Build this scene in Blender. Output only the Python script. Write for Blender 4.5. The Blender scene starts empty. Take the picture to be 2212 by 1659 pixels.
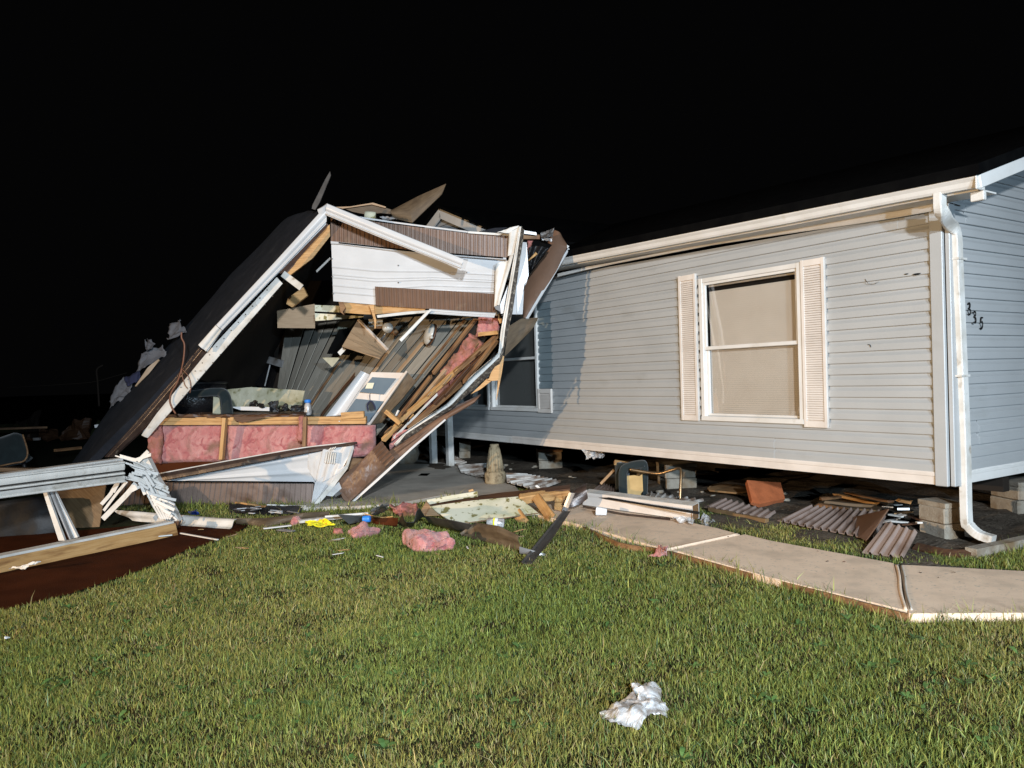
import bpy, bmesh, math, random
import numpy as np
from mathutils import Vector, Matrix, noise
random.seed(7); np.random.seed(7)
C = bpy.context.scene.collection
V3 = Vector
# ------------------------------------------------------------------ camera
FPX, CX, CY, EYE = 1661.0, 1106.0, 829.5, 1.56
PIT, ROL = 0.006, 0.028
_r0 = V3((1, 0, 0)); _u0 = V3((0, math.sin(PIT), math.cos(PIT))); CF = V3((0, math.cos(PIT), -math.sin(PIT)))
CR = _r0 * math.cos(ROL) - _u0 * math.sin(ROL); CU = _r0 * math.sin(ROL) + _u0 * math.cos(ROL)
CO = V3((0, 0, EYE))
cam = bpy.data.cameras.new("camera"); camo = bpy.data.objects.new("camera", cam); C.objects.link(camo)
cam.sensor_width = 36; cam.lens = FPX / 2212 * 36; cam.clip_end = 500; cam.clip_start = .05
mw = Matrix((CR, CU, -CF)).transposed().to_4x4(); mw.translation = CO; camo.matrix_world = mw
bpy.context.scene.camera = camo
sc = bpy.context.scene
sc.view_settings.view_transform = 'Standard'; sc.view_settings.look = 'None'
sc.view_settings.exposure = -0.13; sc.view_settings.gamma = 1
# ------------------------------------------------------------------ night sky, the two scene floodlights and an added fill lamp
w = bpy.data.worlds.new("World"); sc.world = w; w.use_nodes = True
bg = w.node_tree.nodes['Background']; bg.inputs[0].default_value = (.75, .75, .8, 1); bg.inputs[1].default_value = .0018
def floodlight(name, loc, aim, power, col, size, blend, rad):
    l = bpy.data.lights.new(name, 'SPOT'); l.energy = power; l.color = col; l.spot_size = math.radians(size)
    l.spot_blend = blend; l.shadow_soft_size = rad
    o = bpy.data.objects.new(name, l); C.objects.link(o); o.location = loc
    o.rotation_euler = (V3(aim) - V3(loc)).to_track_quat('-Z', 'Y').to_euler()
floodlight("warm_floodlight", (-12.5, -3.0, 2.7), (1.2, 7.8, 0.8), 9800, (1, .68, .38), 58, 1, .10)
floodlight("cool_floodlight", (4.6, -8.0, 2.8), (0.0, 9.2, 0.8), 7600, (.56, .78, 1.0), 56, 1, .09)
floodlight("added_fill_lamp", (1.6, -9.0, 5.2), (0.4, 8.4, 0.6), 16500, (.86, .92, .98), 52, 1, .30)  # lamp added to brighten the ground and lift the shadows
# ------------------------------------------------------------------ photo-to-place measuring (views of the survey picture)
VW = {1: (0, 1600, .5425), 2: (300, 600, .6028), 3: (1200, 600, .4973), 4: (900, 1100, .5424), 5: (400, 1500, .4973),
      6: (1300, 1800, .4973), 7: (2200, 1700, .4973), 8: (3032, 1700, .4822), 9: (1900, 800, .6631), 10: (2600, 900, .5424),
      11: (3332, 550, .4821), 12: (2200, 2500, .3617), 13: (1600, 1150, .4522), 14: (1500, 1650, .3617),
      15: (350, 1200, .3617), 16: (1100, 1200, .3014), 17: (1750, 850, .2712)}
def px(k, x, y):
    if k == 0: return x, y
    a, b, s = VW[k]; return (a + x * s) / 1.8228, (b + y * s) / 1.8228
def ray(k, x, y):
    x, y = px(k, x, y)
    return CF + CR * ((x - CX) / FPX) - CU * ((y - CY) / FPX)
def at(k, x, y, Y):
    d = ray(k, x, y); return CO + d * (Y / d.y)
def gr(k, x, y, z=0.):
    d = ray(k, x, y); return CO + d * ((z - EYE) / d.z)
def R(k, Y, *xy):
    n = len(xy) // 2; out = []
    for i in range(n):
        yy = Y if not isinstance(Y, (tuple, list)) else (Y[i] if len(Y) == n else Y[0] + (Y[1] - Y[0]) * i / max(1, n - 1))
        out.append(at(k, xy[2 * i], xy[2 * i + 1], yy))
    return out
def GR(k, z, *xy):
    n = len(xy) // 2
    return [gr(k, xy[2 * i], xy[2 * i + 1], z if not isinstance(z, (tuple, list)) else z[i]) for i in range(n)]
YAW = .575
HU = V3((-math.sin(YAW), math.cos(YAW), 0)); HV = V3((math.cos(YAW), math.sin(YAW), 0)); HN = -HV
HC = at(0, 2053, 1048, 6.62); HZ0 = HC.z; HC.z = 0
Z = V3((0, 0, 1))
def hf(s, z, off=0.): return HC + HU * s + HN * off + Z * z          # front wall
def he(t, z, off=0.): return HC + HV * t - HU * off + Z * z          # end wall
def wl(k, x, y, off=0.):
    d = ray(k, x, y); p = HC + HN * off; q = CO + d * ((p - CO).dot(HN) / d.dot(HN)); return (q - HC).dot(HU), q.z
def el(k, x, y, off=0.):
    d = ray(k, x, y); p = HC - HU * off; q = CO + d * ((p - CO).dot(HU) / d.dot(HU)); return (q - HC).dot(HV), q.z
# ------------------------------------------------------------------ materials
MATS = {}
def M(name, col, rough=.6, col2=None, scale=6., st=(1, 1, 1), lo=.4, hi=.65, bump=0., bscale=40., bst=None, dist=0., metal=0., spec=.4,
      uv=False, isl=0., dirt=None, dscale=2.5, dlo=.5, dhi=.75, det=6., dst=None, coat=0., sheen=0., blob=None):
    if name in MATS: return MATS[name]
    m = bpy.data.materials.new(name); m.use_nodes = True; nt = m.node_tree; N = nt.nodes; L = nt.links
    b = N['Principled BSDF']; b.inputs['Roughness'].default_value = rough; b.inputs['Metallic'].default_value = metal
    b.inputs['Specular IOR Level'].default_value = spec; b.inputs['Coat Weight'].default_value = coat; b.inputs['Sheen Weight'].default_value = sheen
    tc = N.new('ShaderNodeTexCoord'); src = tc.outputs['UV' if uv else 'Object']
    def nz(sc_, stv, dt=det):
        mp = N.new('ShaderNodeMapping'); mp.inputs['Scale'].default_value = stv; L.new(src, mp.inputs['Vector'])
        n = N.new('ShaderNodeTexNoise'); n.inputs['Scale'].default_value = sc_; n.inputs['Detail'].default_value = dt; n.inputs['Distortion'].default_value = dist; L.new(mp.outputs[0], n.inputs['Vector']); return n
    def rampv(o, a, c):
        r = N.new('ShaderNodeMapRange'); r.inputs['From Min'].default_value = a; r.inputs['From Max'].default_value = c; L.new(o, r.inputs['Value']); return r.outputs[0]
    def mix(fac, A, B, mode='MIX'):
        x = N.new('ShaderNodeMix'); x.data_type = 'RGBA'; x.blend_type = mode
        if isinstance(fac, float): x.inputs[0].default_value = fac
        else: L.new(fac, x.inputs[0])
        for i, q in ((6, A), (7, B)):
            if isinstance(q, tuple): x.inputs[i].default_value = (*q, 1) if len(q) == 3 else q
            else: L.new(q, x.inputs[i])
        return x.outputs[2]
    cur = col
    if col2: cur = mix(rampv(nz(scale, st).outputs[0], lo, hi), cur, col2)
    if blob:
        cur = mix(rampv(nz(blob[1], (1, 1, 1), 3.).outputs[0], blob[2], blob[3]), cur, blob[0])
    if dirt: cur = mix(rampv(nz(dscale, dst or (1, 1, 1)).outputs[0], dlo, dhi), cur, dirt)
    if isl:
        g = N.new('ShaderNodeNewGeometry'); h = N.new('ShaderNodeHueSaturation')
        L.new(rampv2(N, L, g.outputs['Random Per Island'], 1 - isl, 1 + isl), h.inputs['Value'])
        if isinstance(cur, tuple): h.inputs['Color'].default_value = (*cur, 1)
        else: L.new(cur, h.inputs['Color'])
        cur = h.outputs[0]
    if isinstance(cur, tuple): b.inputs['Base Color'].default_value = (*cur, 1)
    else: L.new(cur, b.inputs['Base Color'])
    if bump:
        bn = nz(bscale, bst or (1, 1, 1)); bp = N.new('ShaderNodeBump'); bp.inputs['Strength'].default_value = bump; bp.inputs['Distance'].default_value = .02
        L.new(bn.outputs[0], bp.inputs['Height']); L.new(bp.outputs[0], b.inputs['Normal'])
    MATS[name] = m; return m
def rampv2(N, L, o, a, c):
    r = N.new('ShaderNodeMapRange'); r.inputs['To Min'].default_value = a; r.inputs['To Max'].default_value = c; L.new(o, r.inputs['Value']); return r.outputs[0]
m_siding = M('blue_siding', (.355, .365, .365), .42, (.32, .33, .33), 1.6, (1, 1, 1.5), .35, .7, .06, 60, spec=.55, dirt=(.25, .25, .235), dscale=1.3, dlo=.60, dhi=.85, dst=(1, 1, 2.2))
m_siding2 = M('unfaded_siding', (.17, .215, .235), .55, (.14, .18, .20), 3)
m_trim = M('white_vinyl', (.62, .61, .585), .45, (.54, .52, .48), 3, (1, 1, 1), .4, .75, .05, 30, dirt=(.42, .37, .29), dscale=5, dlo=.62, dhi=.85)
m_trim2 = M('dirty_vinyl', (.60, .59, .56), .5, (.44, .415, .365), 5, (1, 1, 1), .42, .7, .08, 40, dirt=(.22, .17, .11), dscale=9, dlo=.62, dhi=.8)
m_shut = M('cream_shutter', (.63, .58, .53), .55, (.56, .51, .46), 4)
m_white = M('white_enamel', (.54, .545, .55), .32, (.49, .495, .50), 2.5, spec=.5, dirt=(.45, .43, .38), dscale=7, dlo=.70, dhi=.9, bump=.05, bscale=14)
m_brown = M('brown_enamel', (.145, .082, .052), .42, (.115, .066, .042), 3, dirt=(.22, .15, .10), dscale=6, dlo=.6, dhi=.9, bump=.06, bscale=25)
m_brownd = M('dark_bronze_metal', (.06, .04, .032), .35, (.035, .022, .018), 7, (1, 1, 1), spec=.6, metal=.2, bump=.1, bscale=30, dirt=(.2, .17, .13), dscale=14, dlo=.62, dhi=.8)
m_rust = M('stained_edge', (.10, .085, .07), .55, (.045, .035, .028), 18, dirt=(.36, .31, .24), dscale=24, dlo=.52, dhi=.68)
m_roof = M('black_shingle', (.0115, .0135, .0185), .9, (.018, .020, .026), 5, bump=.35, bscale=120, spec=.2, dirt=(.04, .04, .044), dscale=4, dlo=.6, dhi=.8)
m_roofh = M('house_shingle', (.003, .003, .0032), 1., (.0045, .0045, .0045), 6, bump=.3, bscale=120, spec=0.)
m_wood = M('pine_wood', (.40, .215, .075), .6, (.52, .31, .13), 3, (1.2, 26, 26), .35, .65, .15, 5, bst=(1, 30, 30), dirt=(.19, .085, .028), dscale=3, dst=(1, 5, 5), dlo=.55, dhi=.75)
m_wood2 = M('weathered_wood', (.26, .145, .065), .65, (.15, .075, .032), 3, (1.2, 22, 22), .35, .65, .2, 5, bst=(1, 30, 30), dirt=(.09, .04, .018), dscale=3, dst=(1, 5, 5), dlo=.5, dhi=.75)
m_woodk = M('wet_wood', (.09, .042, .020), .5, (.045, .02, .011), 3, (1.2, 18, 18), bump=.2, bscale=8)
m_ply = M('plywood', (.20, .125, .06), .6, (.14, .08, .035), 2.5, (1.5, 30, 1), uv=True, bump=.05, bscale=20, dirt=(.03, .016, .008), dscale=2.2, dlo=.50, dhi=.68)
m_tan = M('wood_grain_panel', (.37, .255, .155), .5, (.31, .205, .12), 2.5, (2, 34, 1), uv=True)
m_panel = M('grey_paneling', (.25, .228, .19), .6, (.205, .185, .15), 2, (2, 20, 1), uv=True, isl=.2, dirt=(.15, .12, .085), dscale=3, dst=(2, 12, 1), dlo=.6, dhi=.8)
m_pink = M('pink_insulation', (.46, .165, .155), .95, (.58, .29, .265), 5, (1, 1, .7), .38, .66, .9, 55, dist=1.6, dirt=(.24, .125, .09), dscale=3.0, dlo=.47, dhi=.68, spec=.05, sheen=.3, blob=((.37, .105, .105), 9, .52, .66))
m_pinkd = M('soiled_insulation', (.40, .155, .14), .95, (.30, .13, .095), 8, (1, 1, 1), .35, .6, .9, 26, dirt=(.16, .085, .05), dscale=4, dlo=.48, dhi=.65, spec=.1)
m_walk = M('concrete', (.76, .585, .43), .85, (.71, .54, .395), 9, bump=.25, bscale=160, dirt=(.56, .43, .315), dscale=3.5, dlo=.52, dhi=.72, blob=((.44, .37, .29), 38, .60, .72))
m_slab = M('patio_concrete', (.50, .46, .40), .85, (.43, .40, .35), 6, bump=.2, bscale=120, dirt=(.31, .28, .24), dscale=1.6, dlo=.5, dhi=.75)
m_block = M('concrete_block', (.29, .26, .21), .9, (.235, .205, .165), 14, bump=.5, bscale=90, dirt=(.17, .115, .06), dscale=3.5, dlo=.5, dhi=.72)
m_soil = M('soil', (.095, .078, .060), .95, (.055, .044, .034), 5, bump=.9, bscale=30, blob=((.18, .155, .125), 40, .60, .70), spec=.1)
m_field = M('dark_turf', (.018, .024, .010), .95, (.030, .028, .014), 2, bump=.6, bscale=40, spec=.1)
m_mud = M('red_brown_mulch', (.066, .019, .007), .9, (.045, .013, .005), 3, bump=.3, bscale=90, spec=.03, dirt=(.03, .011, .006), dscale=1.2, dlo=.5, dhi=.8)
m_black = M('black_plastic', (.007, .007, .008), .5, (.013, .013, .013), 5, bump=.25, bscale=9, spec=.3)
m_blackg = M('hammered_black_enamel', (.008, .008, .009), .22, spec=.7, bump=.55, bscale=38)
m_teal = M('teal_upholstery', (.006, .012, .013), .9, (.010, .018, .019), 9, bump=.2, bscale=120, sheen=.2)
m_brass = M('brass', (.36, .25, .14), .35, metal=.9, col2=(.24, .16, .09), scale=9)
m_card = M('tan_backboard', (.46, .31, .13), .8, (.38, .25, .10), 9, bump=.1, bscale=60)
m_orange = M('orange_board', (.34, .10, .035), .85, (.26, .075, .025), 8, bump=.3, bscale=60)
m_stone = M('cast_stone', (.30, .245, .155), .85, (.22, .175, .11), 10, bump=.4, bscale=70, dirt=(.13, .10, .06), dscale=16, dlo=.52, dhi=.66)
m_skirt = M('skirting_vinyl', (.62, .60, .56), .5, (.52, .49, .45), 5, dirt=(.17, .11, .075), dscale=3, dlo=.45, dhi=.62)
m_skirtb = M('brown_skirting', (.27, .205, .175), .5, (.22, .165, .14), 4, dirt=(.1, .06, .04), dscale=3, dlo=.55, dhi=.75)
m_grey = M('grey_sheet_metal', (.30, .30, .30), .35, (.22, .215, .21), 6, metal=.5, dirt=(.1, .085, .07), dscale=5, dlo=.55, dhi=.75)
m_greyd = M('dark_steel', (.075, .07, .066), .45, (.045, .042, .04), 8, metal=.35, dirt=(.15, .13, .11), dscale=10, dlo=.6, dhi=.8)
m_veneer = M('brown_veneer', (.105, .075, .045), .6, (.07, .048, .028), 3, (2, 16, 1), uv=True, dirt=(.04, .028, .018), dscale=4, dlo=.5, dhi=.75)
m_wp = M('floral_wallpaper', (.66, .62, .47), .7, (.46, .45, .29), 3.2, (1, 1, 1), .42, .66, blob=((.20, .17, .06), 13, .57, .63), dirt=(.70, .67, .56), dscale=1.6, dlo=.55, dhi=.8)
m_wpd = M('stained_wallpaper', (.42, .40, .30), .7, (.25, .235, .14), 4, blob=((.15, .135, .06), 9, .56, .68))
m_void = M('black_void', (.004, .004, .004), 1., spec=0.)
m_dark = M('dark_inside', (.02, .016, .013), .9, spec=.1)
m_blind = M('beige_blind', (.80, .71, .62), .6, (.75, .66, .57), 3)
m_screen = M('window_screen', (.13, .13, .125), .7, (.16, .16, .155), 200)
m_num = M('black_numeral', (.006, .006, .006), .4)
m_cloth = M('pale_cloth', (.13, .125, .13), .9, (.09, .088, .095), 6, bump=.3, bscale=25)
m_clothn = M('navy_cloth', (.02, .022, .05), .9)
m_globe = M('milk_glass', (.46, .45, .41), .25, spec=.5)
m_film = M('clear_film', (.58, .57, .56), .25, (.26, .225, .20), 7, (1, 1, 1), .42, .56, .6, 14, spec=.8, dirt=(.66, .66, .66), dscale=9, dlo=.55, dhi=.63)
m_film.node_tree.nodes['Principled BSDF'].inputs['Transmission Weight'].default_value = .25
m_blue = M('blue_plastic', (.02, .06, .30), .4)
m_blueb = M('bright_blue_plastic', (.03, .20, .62), .4)
m_yel = M('yellow_plastic', (.82, .80, .03), .45, (.7, .62, .02), 12, dirt=(.75, .25, .02), dscale=18, dlo=.62, dhi=.7)
m_cup = M('white_plastic_cup', (.78, .78, .78), .35)
m_wire = M('copper_brown_wire', (.16, .065, .035), .5)
m_gate = M('far_debris', (.022, .017, .014), .95, spec=.05)
m_bluepane = M('blue_grey_panel', (.10, .135, .165), .25, (.14, .175, .20), 2, spec=.6)
m_frame = M('painted_door_frame', (.62, .55, .49), .5, (.55, .47, .40), 4)
def glass_mat():
    m = bpy.data.materials.new('window_glass'); m.use_nodes = True; nt = m.node_tree; N = nt.nodes; N.remove(N['Principled BSDF'])
    t = N.new('ShaderNodeBsdfTransparent'); t.inputs[0].default_value = (.96, .97, .97, 1)
    g = N.new('ShaderNodeBsdfGlossy'); g.inputs['Roughness'].default_value = .02
    f = N.new('ShaderNodeFresnel'); f.inputs[0].default_value = 3.0; x = N.new('ShaderNodeMixShader')
    ge = N.new('ShaderNodeNewGeometry'); iv = N.new('ShaderNodeMath'); iv.operation = 'SUBTRACT'; iv.inputs[0].default_value = 1; nt.links.new(ge.outputs['Backfacing'], iv.inputs[1])
    mu = N.new('ShaderNodeMath'); mu.operation = 'MULTIPLY'; nt.links.new(f.outputs[0], mu.inputs[0]); nt.links.new(iv.outputs[0], mu.inputs[1])
    nt.links.new(mu.outputs[0], x.inputs[0]); nt.links.new(t.outputs[0], x.inputs[1]); nt.links.new(g.outputs[0], x.inputs[2])
    nt.links.new(x.outputs[0], N['Material Output'].inputs[0]); return m
m_glass = glass_mat()
# ------------------------------------------------------------------ object helpers
MWD = {}
def tag(o, label, cat, group=None, kind=None):
    if label: o['label'] = label
    if cat: o['category'] = cat
    if group: o['group'] = group
    if kind: o['kind'] = kind
    return o
def thing(name, label, cat, loc, group=None):
    o = bpy.data.objects.new(name, None); C.objects.link(o); o.location = loc; o.empty_display_size = .2
    MWD[o] = Matrix.Translation(V3(loc)); return tag(o, label, cat, group)
def mk(name, verts, faces, mats, parent=None, smooth=False, mw=None, uvs=None, mi=None, bevel=0.):
    """verts in world space (or in the space of mw when given)."""
    verts = [V3(v) for v in verts]
    if mw is None:
        lo = V3([min(v[i] for v in verts) for i in range(3)]); hi = V3([max(v[i] for v in verts) for i in range(3)])
        o0 = V3(((lo.x + hi.x) / 2, (lo.y + hi.y) / 2, lo.z)); mw = Matrix.Translation(o0); verts = [v - o0 for v in verts]
    me = bpy.data.meshes.new(name); me.from_pydata(verts, [], faces)
    for m in (mats if isinstance(mats, (list, tuple)) else [mats]): me.materials.append(m)
    if mi is not None: me.polygons.foreach_set('material_index', mi)
    if smooth: me.polygons.foreach_set('use_smooth', [True] * len(me.polygons))
    if uvs is not None:
        ul = me.uv_layers.new(name='UVMap'); idx = np.empty(len(me.loops), dtype=np.int32); me.loops.foreach_get('vertex_index', idx)
        ul.data.foreach_set('uv', np.array(uvs, dtype=np.float32)[idx].ravel())
    me.update(); ob = bpy.data.objects.new(name, me); C.objects.link(ob); MWD[ob] = mw.copy()
    if parent is not None: ob.parent = parent; ob.matrix_basis = MWD[parent].inverted() @ mw
    else: ob.matrix_basis = mw
    if bevel: b = ob.modifiers.new('bevel', 'BEVEL'); b.width = bevel; b.segments = 1; b.limit_method = 'ANGLE'
    return ob
def boxv(p, q, w_, h_, up=None, n=1, jit=0., jag=0., rnd=None):
    p = V3(p); q = V3(q); x = (q - p); Ln = x.length; x.normalize(); up = V3(up) if up else V3((0, 0, 1))
    y = up.cross(x)
    if y.length < 1e-4: y = V3((0, 1, 0)).cross(x)
    y.normalize(); z = x.cross(y)
    mwx = Matrix((x, y, z)).transposed().to_4x4(); mwx.translation = p
    vs, fs = [], []
    for i in range(n + 1):
        t = Ln * i / n
        jy = random.uniform(-jit, jit) if 0 < i < n else 0; jz = random.uniform(-jit, jit) if 0 < i < n else 0
        for a, b in ((-1, -1), (1, -1), (1, 1), (-1, 1)):
            e = random.uniform(-jag, jag * .3) if (jag and i == n) else (random.uniform(-jag * .3, jag) if (jag and i == 0) else 0)
            vs.append(V3((t + e, a * w_ / 2 + jy, b * h_ / 2 + jz)))
    for i in range(n):
        for k in range(4):
            a = i * 4 + k; b = i * 4 + (k + 1) % 4; fs.append((a, b, b + 4, a + 4))
    fs.append((3, 2, 1, 0)); e = n * 4; fs.append((e, e + 1, e + 2, e + 3))
    return vs, fs, mwx
def beam(name, p, q, w_, h_, mat, parent=None, up=None, n=1, jit=0., jag=0., bevel=.002):
    v, f, m = boxv(p, q, w_, h_, up, n, jit, jag); return mk(name, v, f, mat, parent, mw=m, bevel=bevel)
class MB:
    def __init__(s): s.v = []; s.f = []
    def add(s, v, f, m=None):
        k = len(s.v); s.v += [(m @ V3(q)) if m is not None else V3(q) for q in v]; s.f += [tuple(i + k for i in g) for g in f]; return s
    def box(s, p, q, w_, h_, up=None, **kw): return s.add(*boxv(p, q, w_, h_, up, **kw))
    def build(s, name, mat, parent=None, **kw): return mk(name, s.v, s.f, mat, parent, **kw)
def lerp(a, b, t): return a + (b - a) * t
def pline(P, t):
    if len(P) == 1: return P[0].copy()
    L = [(P[i + 1] - P[i]).length for i in range(len(P) - 1)]; T = sum(L) * t
    for i, l in enumerate(L):
        if T <= l or i == len(L) - 1: return P[i].lerp(P[i + 1], min(1., T / max(l, 1e-6)))
        T -= l
def sheetv(A, B, nu, nv, t, disp=None, prof=None):
    """loft between polylines A and B; normal side faces the camera; disp(ul, vl, u, v) metres along the normal."""
    g = []; n0 = None
    LA = sum((A[i + 1] - A[i]).length for i in range(len(A) - 1)); LB = (A[0] - B[0]).length
    if max(len(A), len(B)) > 2: nu = max(nu, 2 * (max(len(A), len(B)) - 1))
    ks = [i / nu for i in range(nu + 1)]
    P = [[pline(A, u).lerp(pline(B, u), j / nv) for j in range(nv + 1)] for u in ks]
    vs = []; uv = []; nr = []
    for i in range(nu + 1):
        for j in range(nv + 1):
            a = P[min(i + 1, nu)][j] - P[max(i - 1, 0)][j]; b = P[i][min(j + 1, nv)] - P[i][max(j - 1, 0)]
            n = a.cross(b)
            if n.length < 1e-9: n = (CO - P[i][j])
            n.normalize(); nr.append(n)
    c = sum((n.dot(CO - P[len(P) // 2][nv // 2]) for n in nr)); sg = 1 if c >= 0 else -1
    back = []
    for i in range(nu + 1):
        for j in range(nv + 1):
            n = nr[i * (nv + 1) + j] * sg; u, v = i / nu, j / nv; d = disp(u * LA, v * LB, u, v) if disp else 0
            d = d if isinstance(d, Vector) else n * d
            vs.append(P[i][j] + d); back.append(P[i][j] + d - n * t); uv.append((u * LA, v * LB))
    N_ = len(vs); fs = []; W_ = nv + 1
    for i in range(nu):
        for j in range(nv):
            q = (i * W_ + j, (i + 1) * W_ + j, (i + 1) * W_ + j + 1, i * W_ + j + 1)
            if sg < 0: q = q[::-1]
            fs.append(q); fs.append(tuple(x + N_ for x in q[::-1]))
    bd = [i * W_ for i in range(nu + 1)] + [nu * W_ + j for j in range(1, nv + 1)] + [i * W_ + nv for i in range(nu - 1, -1, -1)] + [j for j in range(nv - 1, 0, -1)]
    for i in range(len(bd)):
        a, b = bd[i], bd[(i + 1) % len(bd)]
        fs.append((a, b, b + N_, a + N_) if sg < 0 else (b, a, a + N_, b + N_))
    return vs + back, fs, uv + uv
def sheet(name, A, B, mat, parent=None, t=.006, nu=1, nv=1, disp=None, smooth=False):
    v, f, uv = sheetv(A, B, nu, nv, t, disp); return mk(name, v, f, mat, parent, uvs=uv, smooth=smooth)
def poly(name, pts, mat, parent=None, t=.012, n=None):
    pts = [V3(p) for p in pts]
    nn = V3((0, 0, 0))
    for i in range(len(pts)):
        a, b = pts[i], pts[(i + 1) % len(pts)]; nn += V3(((a.y - b.y) * (a.z + b.z), (a.z - b.z) * (a.x + b.x), (a.x - b.x) * (a.y + b.y)))
    nn.normalize(); c = sum(pts, V3()) / len(pts)
    if nn.dot(CO - c) < 0: pts = pts[::-1]; nn = -nn
    bm = bmesh.new(); F = [bm.verts.new(p) for p in pts]; K = [bm.verts.new(p - nn * t) for p in pts]; k = len(pts)
    bm.faces.new(F); bm.faces.new(K[::-1])
    for i in range(k): bm.faces.new((F[(i + 1) % k], F[i], K[i], K[(i + 1) % k]))
    bmesh.ops.triangulate(bm, faces=bm.faces[:])
    bm.verts.index_update(); V = [v.co.copy() for v in bm.verts]; Fs = [[v.index for v in f.verts] for f in bm.faces]; bm.free()
    x = (pts[1] - pts[0]).normalized(); y = nn.cross(x)
    return mk(name, V, Fs, mat, parent, uvs=[((v - pts[0]).dot(x), (v - pts[0]).dot(y)) for v in V])
def tubev(pts, r, n=8):
    vs, fs = [], []; pts = [V3(p) for p in pts]; prev = None
    for i, p in enumerate(pts):
        d = (pts[min(i + 1, len(pts) - 1)] - pts[max(i - 1, 0)]).normalized()
        a = (prev - d * prev.dot(d)) if prev is not None else (V3((0, 0, 1)).cross(d) if abs(d.z) < .95 else V3((1, 0, 0)).cross(d))
        a.normalize(); prev = a; b = d.cross(a); rr = r[i] if isinstance(r, (list, tuple)) else r
        vs += [p + (a * math.cos(6.2832 * k / n) + b * math.sin(6.2832 * k / n)) * rr for k in range(n)]
    for i in range(len(pts) - 1):
        for k in range(n): fs.append((i * n + k, i * n + (k + 1) % n, (i + 1) * n + (k + 1) % n, (i + 1) * n + k))
    fs.append(tuple(range(n))[::-1]); fs.append(tuple((len(pts) - 1) * n + k for k in range(n)))
    return vs, fs
def smooth_path(P, m=6):
    P = [V3(p) for p in P]; out = []
    for i in range(len(P) - 1):
        a, b, c, d = P[max(i - 1, 0)], P[i], P[i + 1], P[min(i + 2, len(P) - 1)]
        for k in range(m):
            t = k / m; out.append(.5 * ((2 * b) + (c - a) * t + (2 * a - 5 * b + 4 * c - d) * t * t + (3 * b - a - 3 * c + d) * t ** 3))
    return out + [P[-1]]
def tube(name, pts, r, mat, parent=None, n=8, curve=True):
    P = smooth_path(pts) if curve and len(pts) > 2 else pts
    if isinstance(r, (list, tuple)) and len(P) != len(r): r = [float(x) for x in np.interp(np.linspace(0, 1, len(P)), np.linspace(0, 1, len(r)), r)]
    v, f = tubev(P, r, n); return mk(name, v, f, mat, parent, smooth=True)
def lathe(name, base, prof, mat, parent=None, n=28, axis=None, fl=None, smooth=True):
    axis = V3(axis).normalized() if axis else V3((0, 0, 1)); a = axis.orthogonal().normalized(); b = axis.cross(a); vs, fs = [], []
    for r, z in prof:
        for k in range(n):
            th = 6.2832 * k / n; rr = r * (1 + (fl(th, z) if fl else 0)); vs.append(V3(base) + axis * z + (a * math.cos(th) + b * math.sin(th)) * rr)
    for i in range(len(prof) - 1):
        for k in range(n): fs.append((i * n + k, i * n + (k + 1) % n, (i + 1) * n + (k + 1) % n, (i + 1) * n + k))
    fs.append(tuple(range(n))[::-1]); fs.append(tuple((len(prof) - 1) * n + k for k in range(n)))
    return mk(name, vs, fs, mat, parent, smooth=smooth)
def fbm(p, sc_, oc=4): return noise.fractal(V3(p) * sc_, 1.0, 2.0, oc)
def puff(name, A, B, t, mat, parent=None, nu=40, nv=18, amp=.03, sc_=7., edge=.35, seed=0.):
    """a soft thick batt between polylines A and B, thickness t upward or toward the viewer, torn edges."""
    def prof(u, v):
        e = min(u, 1 - u, v, 1 - v) * 2; return t * (edge + (1 - edge) * min(1., e / .16) ** .5)
    def disp(ul, vl, u, v):
        return prof(u, v) - t + amp * fbm((ul + seed, vl, seed), sc_, 5)
    v, f, uv = sheetv(A, B, nu, nv, t * .5, disp)
    q = [p + V3((fbm(p + V3((seed, 0, 0)), sc_ * 1.6), fbm(p + V3((0, seed + 9, 0)), sc_ * 1.6), fbm(p + V3((0, 0, seed + 4)), sc_ * 1.6) * .5)) * amp * .6 for p in v]
    return mk(name, q, f, mat, parent, uvs=uv, smooth=True)
def crump(name, pts, mat, parent=None, n=14, amp=.05, sc_=6., t=.002, seed=0., smooth=False):
    """crumpled film or cloth filling the quad pts."""
    a, b, c, d = [V3(p) for p in pts]
    def disp(ul, vl, u, v):
        p = V3((ul + seed, vl, seed * 1.7)); return V3((fbm(p, sc_ * .7), fbm(p + V3((5, 0, 0)), sc_ * .7), abs(fbm(p + V3((0, 7, 0)), sc_)))) * amp
    return sheet(name, [a, b], [d, c], mat, parent, t, n, n, disp, smooth)
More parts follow.
